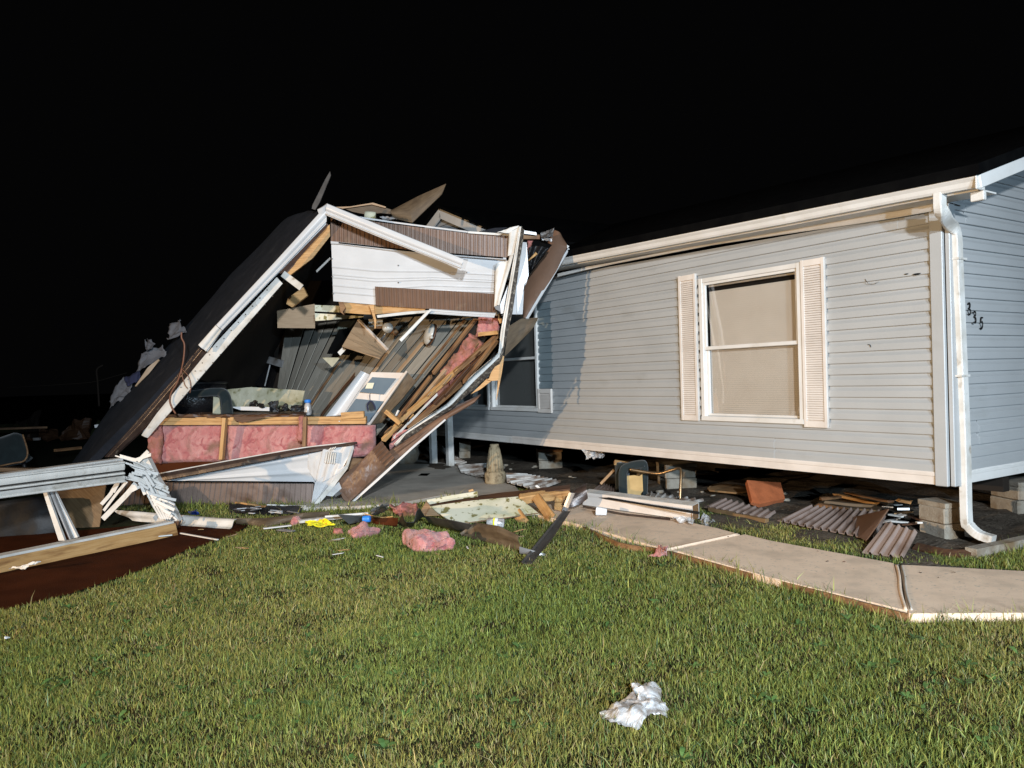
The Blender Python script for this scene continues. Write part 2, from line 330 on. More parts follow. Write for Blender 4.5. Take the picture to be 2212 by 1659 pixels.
# ================================================================== SETTING
def plain(name, pts, mat, z, kind='structure', sub=0):
    return tag(mk(name, [V3((p[0], p[1], z)) for p in pts], [tuple(range(len(pts)))], mat), None, None, None, kind)
tag(mk('ground', [V3(q) for q in ((-250, -60, 0), (250, -60, 0), (250, 400, 0), (-250, 400, 0))], [(0, 1, 2, 3)], m_field), None, None, None, 'structure')
MUD = [gr(0, *q) for q in ((-1300, 1330), (0, 1322), (150, 1286), (300, 1236), (400, 1192), (500, 1160), (545, 1130), (400, 1128), (150, 1150), (-1300, 1240))]
plain('mulch_bed', MUD, m_mud, .012)
SOIL = [hf(-.25, 0, .75), hf(2.2, 0, .62), hf(5.2, 0, .75), hf(9, 0, .95), hf(13, 0, .9), hf(13, 0, -7), hf(-1.3, 0, -7.2), hf(-1.0, 0, -.6)]
def soilmesh():
    vs, fs = [], []; nx, ny = 110, 60
    for i in range(nx + 1):
        for j in range(ny + 1):
            s = -.4 + 13.4 * i / nx; o = .85 - 5.2 * j / ny; p = hf(s, 0, o); e = min(1., min(i, nx - i, j, 8) / 3.)
            vs.append(p + Z * (.006 + e * max(0, .03 + .055 * fbm(p, 1.8, 5))))
    for i in range(nx):
        for j in range(ny):
            a = i * (ny + 1) + j; fs.append((a, a + 1, a + ny + 2, a + ny + 1))
    tag(mk('bare_soil', vs, fs, m_soil, smooth=True), None, None, None, 'structure')
soilmesh()
def slabmesh(name, top, th, mat, parent=None):
    k = len(top); vs = [V3(p) for p in top] + [V3((p[0], p[1], p[2] - th)) for p in top]
    fs = [tuple(range(k)), tuple(range(k, 2 * k))[::-1]] + [(i, (i + 1) % k, k + (i + 1) % k, k + i)[::-1] for i in range(k)]
    return mk(name, vs, fs, mat, parent, bevel=.008)
WZ = .06
near = [gr(0, *q, WZ) for q in ((1100, 1098), (1238, 1130), (1420, 1183), (1660, 1247), (1960, 1320))]
far = [gr(0, *q, WZ) for q in ((1120, 1062), (1280, 1085), (1548, 1140), (1663, 1167), (1931, 1216))]
jm = [gr(7, 865, 938, WZ), gr(7, 1440, 812, WZ)]
slabmesh('sidewalk', [near[0], near[1], jm[0], jm[1], far[2], far[1], far[0]], .2, m_walk)
tag(bpy.data.objects['sidewalk'], None, None, None, 'structure')
j2 = [jm[0] + V3((.035, -.012, .004)), jm[1] + V3((.035, -.012, .004))]
o = slabmesh('sidewalk', [j2[0], near[3], near[4], far[4], far[3], j2[1]], .2, m_walk); tag(o, None, None, None, 'structure')
n2 = gr(8, 1125, 1478, WZ); f2 = gr(8, 1062, 1083, WZ)
o = slabmesh('sidewalk', [n2, gr(8, 1160, 1490, WZ - .004), gr(0, 3200, 1318, WZ), gr(0, 3200, 1246, WZ), gr(0, 2212, 1233, WZ), f2], .2, m_walk); tag(o, None, None, None, 'structure')
o = slabmesh('sidewalk', [near[4] + Z * -.012, gr(8, 1110, 1472, WZ - .012), gr(8, 1055, 1080, WZ - .012), far[4] + Z * -.012], .15, m_slab); tag(o, None, None, None, 'structure')
# trowelled ridges beside the joints
rb = MB(); rb.v, rb.f = tubev(smooth_path([jm[0] + V3((-.03, 0, .002)), jm[0].lerp(jm[1], .5) + V3((-.03, 0, .002)), jm[1] + V3((-.03, 0, .002))]), .012, 6)
tag(rb.build('sidewalk', m_walk, smooth=True), None, None, None, 'structure')
for dx in (-.085, .1):
    v, f = tubev(smooth_path([gr(8, 1130 + dx * 260, 1455, WZ), gr(8, 1085 + dx * 260, 1300, WZ), gr(8, 1075 + dx * 240, 1180, WZ), gr(8, 1052 + dx * 220, 1090, WZ)]), .011 if dx < 0 else .007, 6)
    tag(mk('sidewalk', v, f, m_walk if dx < 0 else m_slab, smooth=True), None, None, None, 'structure')
SL = [gr(0, *q, .05) for q in ((640, 1096), (755, 1094), (858, 1088), (962, 1068), (1048, 1072), (1130, 1068), (1112, 1048), (1050, 1030), (985, 1003), (930, 996), (880, 992), (640, 1004))]
o = slabmesh('patio', SL, .2, m_slab); tag(o, None, None, None, 'structure')
tag(poly('drain_hole', GR(4, .053, 1375, 1424, 1400, 1408, 1465, 1408, 1440, 1426), m_void, None, .001), None, None, None, 'structure')
# ================================================================== BLUE HOUSE
HS = thing('mobile_home', 'pale blue lap-sided mobile home with white trim standing on block piers, skirting gone', 'house', hf(0, HZ0, 0))
TOPF, TOPE = 2.96, 3.0
ZB = HZ0 + .105
def siding(name, fn, s0, s1, z0, z1, ex, openings, step=.32, top=None, seed=0, mat=None, zr=None):
    prof = ((0, .0), (0, .021), (.03, .0225), (.52, .0225), (.56, .0212), (.62, .0165), (.76, .0062), (.83, .0025), (.90, .001), (1.0, .0006)); vs, fs = [], []
    nrow = int(math.ceil((z1 - z0) / ex)); rr = random.Random(seed)
    brk = [rr.uniform(s0, s1) for _ in range(nrow)]
    for r in range(nrow):
        za = z0 + r * ex; zb = min(za + ex, z1); zm = (za + zb) / 2; seg = [(s0, s1)]
        if zr and not zr[0] < zm < zr[1]: continue
        for (a, b, c, d) in openings:
            if c < zm < d:
                seg = [q for (p0, p1) in seg for q in ((p0, min(p1, a)), (max(p0, b), p1)) if q[1] - q[0] > .01]
        out = []
        for p0, p1 in seg:
            if r % 2 == 0: bk = brk[r]
            else: bk = brk[r - 1]
            out += [(p0, bk, 0), (bk, p1, 1)] if p0 + .2 < bk < p1 - .2 else [(p0, p1, 0)]
        for p0, p1, k in out:
            n = max(1, int((p1 - p0) / step)); base = len(vs)
            for i in range(n + 1):
                s = p0 + (p1 - p0) * i / n; tp = top(s) if top else 9
                for dz, of in prof:
                    z = min(za + dz * (zb - za), tp)
                    of2 = of + k * .0042 + .0022 * noise.noise(V3((s * 1.7, r * 2.3, seed))) if of > 0 else 0
                    vs.append(fn(s, z, of2))
            m = len(prof)
            for i in range(n):
                for j in range(m - 1):
                    a = base + i * m + j; fs.append((a, a + 1, a + m + 1, a + m))
            fs.append(tuple(base + j for j in range(m))); fs.append(tuple(base + n * m + j for j in range(m))[::-1])
    return mk(name, vs, fs, mat or m_siding, HS)
W1 = (wl(0, 1735, 590)[0], wl(0, 1514, 600)[0], wl(0, 1735, 916)[1], wl(0, 1732, 567)[1])
W2 = (wl(0, 1163, 700)[0], wl(0, 1066, 880)[0], wl(0, 1165, 889)[1], wl(0, 1163, 690)[1] + .22)
W3 = (W2[1] + .07, W2[1] + .07 + (W2[1] - W2[0]), W2[2], W2[3])
OP = [(a + .02, b - .02, c + .02, d - .02) for a, b, c, d in (W1, W2, W3)]
sb = [wl(0, *q, .03) for q in ((1194, 892), (1170, 843), (1190, 650))]
PATCH = (sb[0][0], W2[0] - .012, sb[1][1], sb[2][1])
gA = wl(0, 2113, 373, .42); gB = wl(0, 1224, 552, .42)
def ez(s): return gA[1] + (gB[1] - gA[1]) * (s - gA[0]) / (gB[0] - gA[0])
siding('front_siding', hf, .07, 13., ZB, 3.3, .1085, OP + [PATCH], seed=1, top=lambda s: ez(s) - .155 - .004 * min(s, 6))
siding('unfaded_siding', hf, PATCH[0], PATCH[1], ZB, TOPF, .1085, [], seed=1, mat=m_siding2, zr=PATCH[2:])
RS = .32
siding('end_siding', he, .07, 7.0, ZB, 4.6, .1085, [], seed=2, top=lambda t: TOPE + .10 + RS * min(t + .3, 7.5 - t))
# wall core behind the siding, in pieces round the openings
mb = MB()
def core(s0, s1, z0, z1): mb.box(hf(s0, (z0 + z1) / 2, -.05), hf(s1, (z0 + z1) / 2, -.05), .08, z1 - z0)
za, zz = HZ0 + .03, TOPF - .02
core(.02, W1[0], za, zz); core(W1[1], W2[0], za, zz); core(W3[1], 13, za, zz)
for q in (W1, (W2[0], W3[1], W2[2], W2[3])): core(q[0], q[1], za, q[2]); core(q[0], q[1], q[3], zz)
mb.build('wall_core', m_dark, HS)
mb = MB(); mb.box(he(.02, (za + zz) / 2, -.05), he(7.1, (za + zz) / 2, -.05), .08, zz - za)
mb.box(hf(0.05, HZ0 + .05, -3.7), hf(13, HZ0 + .05, -3.7), 7.1, .08); mb.build('floor_deck', m_dark, HS)
# steel frame rails under the floor
for off in (-1.2, -2.9): beam('frame_rail', hf(.1, HZ0 - .09, off), hf(12.8, HZ0 - .09, off), .12, .2, m_dark, HS)
# bottom trim
def band(name, fn, s0, s1, z0, z1, mat):
    P = ((z0, .004), (z0, .022), (z0 + .070, .024), (z0 + .074, .032), (z1 - .012, .034), (z1, .028), (z1, .004)); n = 24; vs = [fn(s0 + (s1 - s0) * i / n, z, o + .002 * noise.noise(V3((i * .7, 3, 1)))) for i in range(n + 1) for z, o in P]; k = len(P)
    fs = [(i * k + j, i * k + (j + 1) % k, (i + 1) * k + (j + 1) % k, (i + 1) * k + j) for i in range(n) for j in range(k)] + [tuple(range(k)), tuple(n * k + j for j in range(k))[::-1]]
    return mk(name, vs, fs, mat, HS)
band('bottom_trim', hf, .115, 6.9, HZ0 - .005, ZB + .002, m_shut); band('bottom_trim', hf, 6.905, 13, HZ0 - .008, ZB - .004, m_trim)
band('bottom_trim', he, .115, 7.0, HZ0 - .005, ZB + .002, m_trim)
mb = MB()
mb.box(hf(.055, HZ0 - .012, .021), hf(.055, TOPF + .01, .021), .11, .042, up=HN); mb.box(he(.052, HZ0 - .012, .021), he(.052, TOPF + .01, .021), .1, .042, up=-HU)
mb.build('corner_trim', m_siding, HS, bevel=.006)
# windows
def window(W_, blind, lightm, label=None):
    s0, s1, z0, z1 = W_; f = MB(); w_ = .052
    for a, b in ((hf(s0 + w_ / 2, z0, .005), hf(s0 + w_ / 2, z1, .005)), (hf(s1 - w_ / 2, z0, .005), hf(s1 - w_ / 2, z1, .005))): f.box(a, b, w_, .085, up=HN)
    f.box(hf(s0, z1 - w_ / 2, .003), hf(s1, z1 - w_ / 2, .003), .08, w_); f.box(hf(s0, z0 + w_ / 2, .006), hf(s1, z0 + w_ / 2, .006), .1, w_)
    fr = f.build('window', m_trim, HS, bevel=.004)
    a, b = s0 + w_, s1 - w_; zm = (z0 + z1) / 2 + .01; t = .03
    def sash(za_, zb_, off, mid):
        q = MB(); q.box(hf(a + t / 2, za_, off), hf(a + t / 2, zb_, off), t, .028, up=HN); q.box(hf(b - t / 2, za_, off), hf(b - t / 2, zb_, off), t, .028, up=HN)
        q.box(hf(a, zb_ - t / 2, off), hf(b, zb_ - t / 2, off), .03, t + (.012 if mid == 1 else 0)); q.box(hf(a, za_ + t / 2, off), hf(b, za_ + t / 2, off), .03, t + (.01 if mid == 2 else 0))
        q.build('sash', m_trim, fr, bevel=.003)
        g = MB(); g.box(hf(a + t * .8, (za_ + zb_) / 2, off - .004), hf(b - t * .8, (za_ + zb_) / 2, off - .004), .003, zb_ - za_ - t * 1.6); g.build('pane', m_glass, fr)
    sash(zm - .012, z1 - w_, .012, 2); sash(z0 + w_, zm + .015, -.024, 1)
    q = MB()
    if blind:
        n = int((z1 - z0 - .16) / .0240)
        for i in range(n):
            z = z0 + .07 + i * .0235; q.box(hf(a + .01, z, -.063), hf(b - .012, z, -.063), .0015, .0242, up=Z + HN * .40)
        q.box(hf(a + .005, z1 - .085, -.063), hf(b - .005, z1 - .085, -.063), .03, .03)
        q.build('blind', m_blind, fr)
        bk = MB(); bk.box(hf(s0, (z0 + z1) / 2, -.10), hf(s1, (z0 + z1) / 2, -.10), .006, z1 - z0); bk.build('backing', m_dark, fr)
    else:
        q.box(hf(a, (z0 + z1) / 2, -.072), hf(b, (z0 + z1) / 2, -.072), .004, z1 - z0 - .05); q.build('screen', m_screen, fr)
    return fr
window(W1, True, 1); window(W2, False, 0); window(W3, False, 0)
def shutter(s0, s1, z0, z1):
    q = MB(); e = .03
    q.box(hf(s0, (z0 + z1) / 2, .030), hf(s1, (z0 + z1) / 2, .030), .012, z1 - z0)
    for s in (s0 + e / 2, s1 - e / 2): q.box(hf(s, z0, .044), hf(s, z1, .044), e, .032, up=HN)
    for z in (z0 + .03, z1 - .035): q.box(hf(s0 + e, z, .043), hf(s1 - e, z, .043), .03, .06)
    n = int((z1 - z0 - .12) / .0235)
    for i in range(n):
        z = z0 + .07 + (z1 - z0 - .145) * (i + .5) / n
        q.box(hf(s0 + e, z, .047), hf(s1 - e, z, .047), .004, .024, up=Z - HN * .75)
    return q.build('shutter', m_shut, HS)
sa = [wl(0, *q, .03) for q in ((1782, 555), (1791, 924), (1732, 562), (1741, 921), (1504, 594), (1508, 908), (1468, 599), (1473, 907))]
shutter(sa[0][0], sa[2][0], sa[1][1], sa[0][1]); shutter(sa[4][0], sa[6][0], sa[7][1], sa[6][1] + .01)
shutter(sb[0][0], W2[0] - .01, sb[0][1], sb[1][1] + .02)
# dents and holes in the siding
for k, (x, y, rx, ry) in enumerate(((495, 1098, 17, 5), (580, 1098, 32, 7))):
    s, z = wl(11, x, y, .02); pts = [hf(s + math.cos(a) * rx * .0011 * (1 + .3 * math.sin(3 * a)), z + math.sin(a) * ry * .0011, .0295) for a in np.linspace(0, 6.28, 11)[:-1]]
    poly('hole', pts, m_void, HS, .001)
s, z = wl(0, 1880, 747, .02); tube('scratch', [hf(s + .02, z + .012, .029), hf(s - .004, z + .008, .030), hf(s - .01, z - .014, .029)], .003, m_num, HS)
s, z = wl(11, 185, 1180, .02); tube('scratch', [hf(s + .03, z + .05, .029), hf(s, z, .029), hf(s - .06, z - .005, .0295), hf(s - .10, z + .01, .029)], .0022, m_rust, HS, curve=False)
# eaves: soffit, fascia, gutter
gA = wl(0, 2113, 373, .42); gB = wl(0, 1224, 552, .42)
def ez(s): return gA[1] + (gB[1] - gA[1]) * (s - gA[0]) / (gB[0] - gA[0])
S0, S1 = gA[0] + .02, 12.5
def run(name, prof, s0, s1, mat, n=22, sag=0., parent=HS):
    k = len(prof); vs = []; 
    for i in range(n + 1):
        s = s0 + (s1 - s0) * i / n
        for o, dz in prof: vs.append(hf(s, ez(s) + dz + .008 * noise.noise(V3((s * .8, 1.5, 0))), o))
    fs = [(i * k + j, i * k + (j + 1) % k, (i + 1) * k + (j + 1) % k, (i + 1) * k + j) for i in range(n) for j in range(k)] + [tuple(range(k)), tuple(n * k + j for j in range(k))[::-1]]
    return mk(name, vs, fs, mat, parent)
run('gutter', ((.30, -.002), (.30, -.104), (.375, -.106), (.388, -.088), (.398, -.055), (.418, -.030), (.420, -.004), (.408, .0), (.408, -.012), (.310, -.012)), S0, S1, m_trim)
run('fascia', ((.272, .02), (.272, -.112), (.298, -.118), (.2985, .02)), S0 + .04, S1, m_trim)
run('soffit', ((.01, -.115), (.272, -.112), (.272, -.099), (.01, -.102)), S0 + .04, S1, m_trim)
# the frieze strip along the top of the siding, torn loose and sagging toward the wreck
A, B = [], []
for (x, ya, yb) in ((2016, 441, 456), (1920, 459, 473), (1828, 471, 487), (1700, 496, 505), (1540, 523, 529), (1420, 547, 552), (1330, 565, 569), (1262, 577, 584), (1205, 591, 598)):
    off = .05 + .10 * max(0, (1560 - x) / 350.); s, z = wl(0, x, ya, off); A.append(hf(s, z, off)); s, z = wl(0, x, yb, off); B.append(hf(s, z, off + .012))
sheet('frieze_strip', A, B, m_trim, HS, .010, 34, 3, lambda ul, vl, u, v: .006 * math.sin(v * 6.3))
# roof, rake boards
def rz(t): return ez(S0) + .02 + .31 * min(t, 7.2 - t) 
vs = []
for s in (S0 - .03, S1 + .6):
    for t in (-.43, 3.45, 7.4): vs.append(hf(s, ez(s) + .07 + RS * (min(t, 6.9 - t) + .43), -t))
vs += [v - Z * .09 for v in vs]
mk('roof', vs, [(0, 1, 4, 3), (1, 2, 5, 4), (6, 9, 10, 7), (7, 10, 11, 8), (0, 3, 9, 6), (2, 8, 11, 5), (0, 6, 7, 1), (1, 7, 8, 2), (3, 4, 10, 9), (4, 5, 11, 10)], m_roofh, HS)
so = -S0
rk = MB(); p0 = V3(hf(S0 - .012, ez(S0) - .022, .40)); p1 = V3(hf(S0 - .012, ez(S0) - .022 + RS * 3.85, -3.45)); rk.box(p0, p1, .024, .19)
rk.build('rake_board', m_trim, HS, bevel=.004)
rk = MB(); rk.box(hf(S0 + .2, ez(S0) - .02, .2), hf(S0 + .2, ez(S0) - .02 + RS * 3.65, -3.45), .40, .012); rk.build('rake_soffit', m_dark, HS)  # dark colour stands in for the shade under the rake
# gutter end cap and return
q = MB(); q.box(hf(S0 - .01, ez(S0) - .06, .36), hf(S0 + .006, ez(S0) - .06, .36), .13, .125); q.box(hf(S0 - .004, ez(S0) - .155, .285), hf(S0 + .10, ez(S0) - .155, .285), .045, .075); q.build('gutter_cap', m_trim2, HS, bevel=.006)
# downspout with two offset elbows and the kick-out
def rectpath(name, pts, w_, d_, mat, parent, side):
    P = smooth_path(pts, 7); vs, fs = [], []; side = V3(side).normalized()
    for i, p in enumerate(P):
        d = (P[min(i + 1, len(P) - 1)] - P[max(i - 1, 0)]).normalized(); a = (side - d * side.dot(d)).normalized(); b = d.cross(a); sc_ = 1 + (.03 if i % 2 and (14 < i < 40 or i > len(P) - 16) else 0)
        for x, y in ((-1, -.8), (-.8, -1), (.8, -1), (1, -.8), (1, .8), (.8, 1), (-.8, 1), (-1, .8)): vs.append(p + a * x * w_ / 2 * sc_ + b * y * d_ / 2 * sc_)
    for i in range(len(P) - 1):
        for k in range(8): fs.append((i * 8 + k, i * 8 + (k + 1) % 8, (i + 1) * 8 + (k + 1) % 8, (i + 1) * 8 + k))
    fs.append(tuple(range(8))[::-1]); fs.append(tuple((len(P) - 1) * 8 + k for k in range(8)))
    return mk(name, vs, fs, mat, parent)
s_, z_ = wl(0, 2023, 420, .36)
tb, zb_ = el(0, 2088, 1140, .055); tt, zt_ = el(0, 2067, 540, .055)
Ya, Yb = hf(s_, 0, .36).y, he(tt, 0, .055).y
d0 = [at(0, 2030, 412, Ya), at(0, 2030, 432, Ya), at(0, 2031, 450, Ya), at(0, 2038, 464, lerp(Ya, Yb, .2)), at(0, 2052, 484, lerp(Ya, Yb, .75)), at(0, 2062, 500, Yb), at(0, 2066, 525, Yb), at(0, 2067, 560, Yb), he(tt * .6 + tb * .4, 1.8, .055), he(tb, .9, .055), he(tb, zb_ + .10, .055), he(tb + .01, zb_ + .015, .075), he(tb + .02, zb_ - .05, .15), he(tb + .03, zb_ - .075, .26)]
rectpath('downspout', d0, .098, .068, m_trim2, HS, HV)
for x, y in ((2063, 812), (2056, 560)):
    t, z = el(0, x, y, .03); q = MB(); q.box(he(t - .02, z, .055), he(t + .12, z, .055), .085, .018); q.build('downspout_strap', m_trim2, HS)
# house number 335
def digit(ch, x, y, h):
    t, z = el(11, x, y, .022); k = h
    if ch == '3': P = [(.0, .36), (.22, .5), (.4, .36), (.34, .12), (.14, .03), (.38, -.06), (.46, -.3), (.26, -.5), (.02, -.42)]
    else: P = [(.52, .46), (.22, .48), (.12, .12), (.32, .16), (.46, -.06), (.36, -.36), (.1, -.5), (-.06, -.4)]
    tube('numeral', [he(t + a * k * .75, z + b * k, .034) for a, b in P], [.0045, .006, .008, .008, .006, .007, .009, .007, .0045] if False else .0065, m_num, HS, 6)
digit('3', 985, 1382, .105); digit('3', 1030, 1450, .105); digit('5', 1085, 1500, .105)
# porch gable at the far end with its two posts
PO = .50; pk = wl(0, 951, 447, PO); rr_ = wl(0, 1065, 494, PO)
sl = (pk[1] - rr_[1]) / (pk[0] - rr_[0]); wd = 2.3
q = MB()
for sg in (-1, 1): q.box(hf(pk[0], pk[1] - .09, PO), hf(pk[0] + sg * wd, pk[1] - .09 - sl * wd, PO), .03, .20)
q.build('porch_fascia', m_trim, HS)
vs = []
for o in (PO + .06, -3.2):
    for d in (-wd - .1, 0, wd + .1): vs.append(hf(pk[0] + d, pk[1] + .03 - sl * abs(d), o))
vs += [v - Z * .05 for v in vs]
mk('porch_roof', vs, [(0, 1, 4, 3), (1, 2, 5, 4), (6, 9, 10, 7), (7, 10, 11, 8), (0, 3, 9, 6), (2, 8, 11, 5), (0, 6, 7, 1), (1, 7, 8, 2), (3, 4, 10, 9), (4, 5, 11, 10)], m_roofh, HS)
vs, fs = [], []
nr_ = 12
for i in range(nr_):
    z0 = pk[1] - sl * wd + (sl * wd) * i / nr_; z1 = z0 + sl * wd / nr_ * .98; hw0 = (pk[1] - z0) / sl - .05; hw1 = max(.01, (pk[1] - z1) / sl - .05); b = len(vs)
    vs += [hf(pk[0] - hw0, z0, PO - .06), hf(pk[0] + hw0, z0, PO - .06), hf(pk[0] + hw1, z1, PO - .075), hf(pk[0] - hw1, z1, PO - .075)]; fs.append((b, b + 1, b + 2, b + 3))
mk('porch_gable', vs, fs, m_siding, HS)
for x0, y0, x1, y1 in ((937, 1001, 935, 930), (973, 1006, 970, 905)):
    b = gr(0, x0, y0, .05); q = MB(); q.box(b, b + V3((-.02, .03, 2.55)), .11, .11); q.build('porch_post', m_trim2, HS, bevel=.006)
# piers
def pier(label, k, xy, wx, dy, rows, yaw=YAW, cap=0):
    b = gr(k, *xy, .02); t = thing('block_pier', label, 'block pier', b, 'concrete block piers under the house'); c, s = math.cos(yaw), math.sin(yaw)
    ex = V3((c, s, 0)); 
    tot = (HZ0 - .19 - .02); hrow = min(.2, (tot - .045) / rows); z = 0.02
    for r in range(rows):
        j = random.uniform(-.012, .012); q = MB(); q.box(V3((b.x, b.y, z + hrow / 2)) - ex * (wx / 2 - j), V3((b.x, b.y, z + hrow / 2)) + ex * (wx / 2 + j), dy, hrow - .006); q.build('block', m_block, t, bevel=.008); z += hrow
    q = MB(); q.box(V3((b.x, b.y, z + .022)) - ex * wx * .52, V3((b.x, b.y, z + .022)) + ex * wx * .52, dy * 1.06, .045); q.build('cap_board' if cap else 'cap_block', m_wood2 if cap else m_block, t)
    return t
pier('tall two-block pier under the house corner beside the downspout', 0, (2036, 1160), .22, .30, 2, .25)
pier('block pier behind the brass chair frame, lit tan on its left side', 0, (1462, 1052), .42, .40, 2, .12)
pier('grey block pier to the right of the stone pedestal', 0, (1187, 1010), .40, .40, 2, .06, 1)
pier('narrow block pier just right of the white porch posts', 14, (915, 418), .22, .40, 2, .1)
pier('shadowed block pier under the end wall at the right edge of the photo', 8, (2060, 645), .40, .40, 2, .1)
# back skirting that is still up, far side of the crawl space
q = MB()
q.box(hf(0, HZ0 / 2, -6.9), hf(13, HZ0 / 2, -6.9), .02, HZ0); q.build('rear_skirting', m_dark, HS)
#@@WRECK
# ================================================================== WRECKED WHITE AND BROWN HOME
WK = thing('wrecked_home', 'collapsed white and brown mobile home, torn open with its roof tipped to the ground', 'wreck', at(0, 560, 1080, 10.3))
def WP(name, *a, **k): return name
roofA = R(0, 1, 703, 456) and [at(0, 703, 456, 9.9), at(0, 560, 606, 9.92), at(0, 430, 752, 9.95), at(0, 300, 886, 10.0), at(0, 176, 1010, 10.1)]
roofB = [at(0, 664, 456, 10.9), at(0, 618, 471, 11.3), at(0, 500, 592, 11.4), at(0, 362, 750, 11.4), at(0, 300, 812, 11.4), at(0, 245, 872, 11.3), at(0, 148, 1012, 11.0)]
sheet('roof', roofA, roofB, m_roof, WK, .10, 60, 14, lambda ul, vl, u, v: V3((0, 0, 0)) + Z * .02 * fbm((ul, vl, 3), 1.6))
# rake gutter and fascia running down the broken edge
gprof = lambda ul, vl, u, v: .028 * math.sin(min(v / .62, 1) * 2.6) + (.022 if .70 < v < .88 else 0) - (.016 if v > .9 else 0)
sheet('rake_gutter', R(2, (9.66, 9.62), 1640, 340, 1290, 725, 915, 1128), R(2, (9.72, 9.68), 1632, 470, 1320, 790, 958, 1160), m_white, WK, .012, 30, 26, gprof)
sheet('gutter_end', R(2, 9.63, 913, 1130, 798, 1258), R(2, 9.69, 955, 1163, 858, 1303), m_trim2, WK, .02, 6, 12, gprof)
sheet('gutter_corner', R(3, 9.63, 100, 455, 180, 407), R(3, 9.7, 130, 545, 178, 500), m_white, WK, .03, 6, 4, lambda ul, vl, u, v: .02 * math.sin(u * 3.1))
sheet('edge_band', R(15, (9.86, 10.0), 1195, 472, 960, 765, 560, 1225, 175, 1659), R(15, (9.80, 9.94), 1288, 520, 1062, 795, 640, 1310, 262, 1659), m_brownd, WK, .03, 30, 22, lambda ul, vl, u, v: .008 * math.cos(v * 44) + .006 * fbm((ul, 0, 0), 3))
sheet('lower_fascia', [at(2, 1310, 815, 9.78), at(15, 1285, 522, 9.78), at(15, 740, 1182, 9.82), at(15, 572, 1418, 9.85)], [at(2, 1348, 856, 9.78), at(15, 1390, 588, 9.78), at(15, 885, 1168, 9.8), at(15, 640, 1450, 9.86)], m_trim2, WK, .014, 30, 4, lambda ul, vl, u, v: .012 * math.sin(v * 3.14) + .006 * fbm((ul, vl, 7), 2))
q = MB()
for t in np.linspace(.05, .93, 13):
    a = at(2, lerp(1280, 640, t), lerp(862, 1585, t), 9.755 + .03 * t); q.box(a, a + V3((0, -.012, 0)), .012, .012)
    a = at(2, lerp(1318, 650, t), lerp(905, 1640, t), 9.76 + .03 * t); q.box(a, a + V3((0, -.012, 0)), .010, .010)
q.build('fascia_nails', m_rust, WK)
sheet('rake_rafter', R(2, (9.95, 10.0), 1655, 470, 1500, 640, 1372, 790), R(2, (9.98, 10.0), 1660, 545, 1545, 690, 1392, 806), m_wood, WK, .05, 12, 3, lambda ul, vl, u, v: .006 * fbm((ul, vl, 2), 6))
sheet('rake_backing', R(2, 9.97, 1625, 440, 1320, 790), R(2, 9.99, 1657, 490, 1375, 790), m_woodk, WK, .03, 8, 2)
# hanging gutter across the wall
gp2 = lambda ul, vl, u, v: .03 * math.sin(min(v / .6, 1) * 2.4) + (.02 if .72 < v < .86 else 0)
sheet('hanging_gutter', R(3, (9.58, 9.40), 178, 408, 700, 622, 1262, 850), R(3, (9.64, 9.46), 176, 495, 690, 708, 1238, 920), m_white, WK, .014, 30, 24, gp2)
sheet('gutter_end', R(3, 9.385, 1255, 852, 1290, 860), R(3, 9.44, 1240, 925, 1268, 925), m_white, WK, .05, 2, 2)
# upper wall: brown band, white sheet, brown band
rib = lambda n, a: (lambda ul, vl, u, v: a * (abs(((u * n) % 1) - .5) * 2) ** 3)
sheet('brown_band', R(3, (9.88, 9.92), 205, 520, 520, 546, 1000, 606, 1290, 642, 1617, 660), R(3, (9.90, 9.94), 207, 714, 760, 768, 1150, 800, 1615, 832), m_brown, WK, .006, 240, 2, lambda ul, vl, u, v: .010 * (1 if ((u * 42) % 1) > .62 else 0) * (1 - .55 * u))
sheet('top_trim', R(3, 9.87, 380, 500, 700, 548, 1290, 623), R(3, 9.875, 380, 512, 700, 560, 1290, 636), m_white, WK, .02, 20, 1)
sheet('top_trim', R(3, 9.86, 1292, 624, 1618, 645), R(3, 9.865, 1292, 640, 1618, 662), m_trim2, WK, .02, 8, 1)
sheet('drip_edge', R(3, 9.865, 205, 703, 265, 708, 850, 775, 1595, 834), R(3, 9.855, 207, 722, 265, 722, 850, 795, 1595, 848), m_white, WK, .02, 20, 1)
sheet('drip_gap', R(3, 9.858, 268, 710, 830, 772, 1570, 830), R(3, 9.850, 268, 719, 830, 784, 1570, 840), m_void, WK, .004, 20, 1)
sheet('white_sheet', R(3, (9.89, 9.93), 210, 724, 760, 780, 1150, 815, 1600, 850), R(3, (10.02, 10.06), 226, 1178, 560, 1206, 1000, 1090 + 60, 1512, 1118 + 40), m_white, WK, .008, 60, 130,
      lambda ul, vl, u, v: .010 * sum(math.exp(-((v - c) / .012) ** 2) for c in (.40, .53, .58, .72, .84)) + .006 * fbm((ul * .6, vl, 1), 1.3) + .0008 * fbm((ul * 1.2, vl * 3, 4), 3))
q = MB()
for x, y in ((218, 845), (742, 897), (742, 1032), (1283, 950), (220, 985), (225, 1120)):
    a = at(3, x, y, 9.90 + .12 * (y - 720) / 450); q.box(a, a + V3((0, -.025, 0)), .014, .014)
q.build('sheet_nails', m_rust, WK)
sheet('brown_band', R(3, (9.86, 9.92), 555, 1062, 1000, 1088, 1508, 1120), R(3, (9.92, 9.98), 562, 1212, 1000, 1240, 1512, 1266), m_brown, WK, .006, 150, 2, lambda ul, vl, u, v: .007 * (1 if ((u * 26) % 1) > .6 else 0))
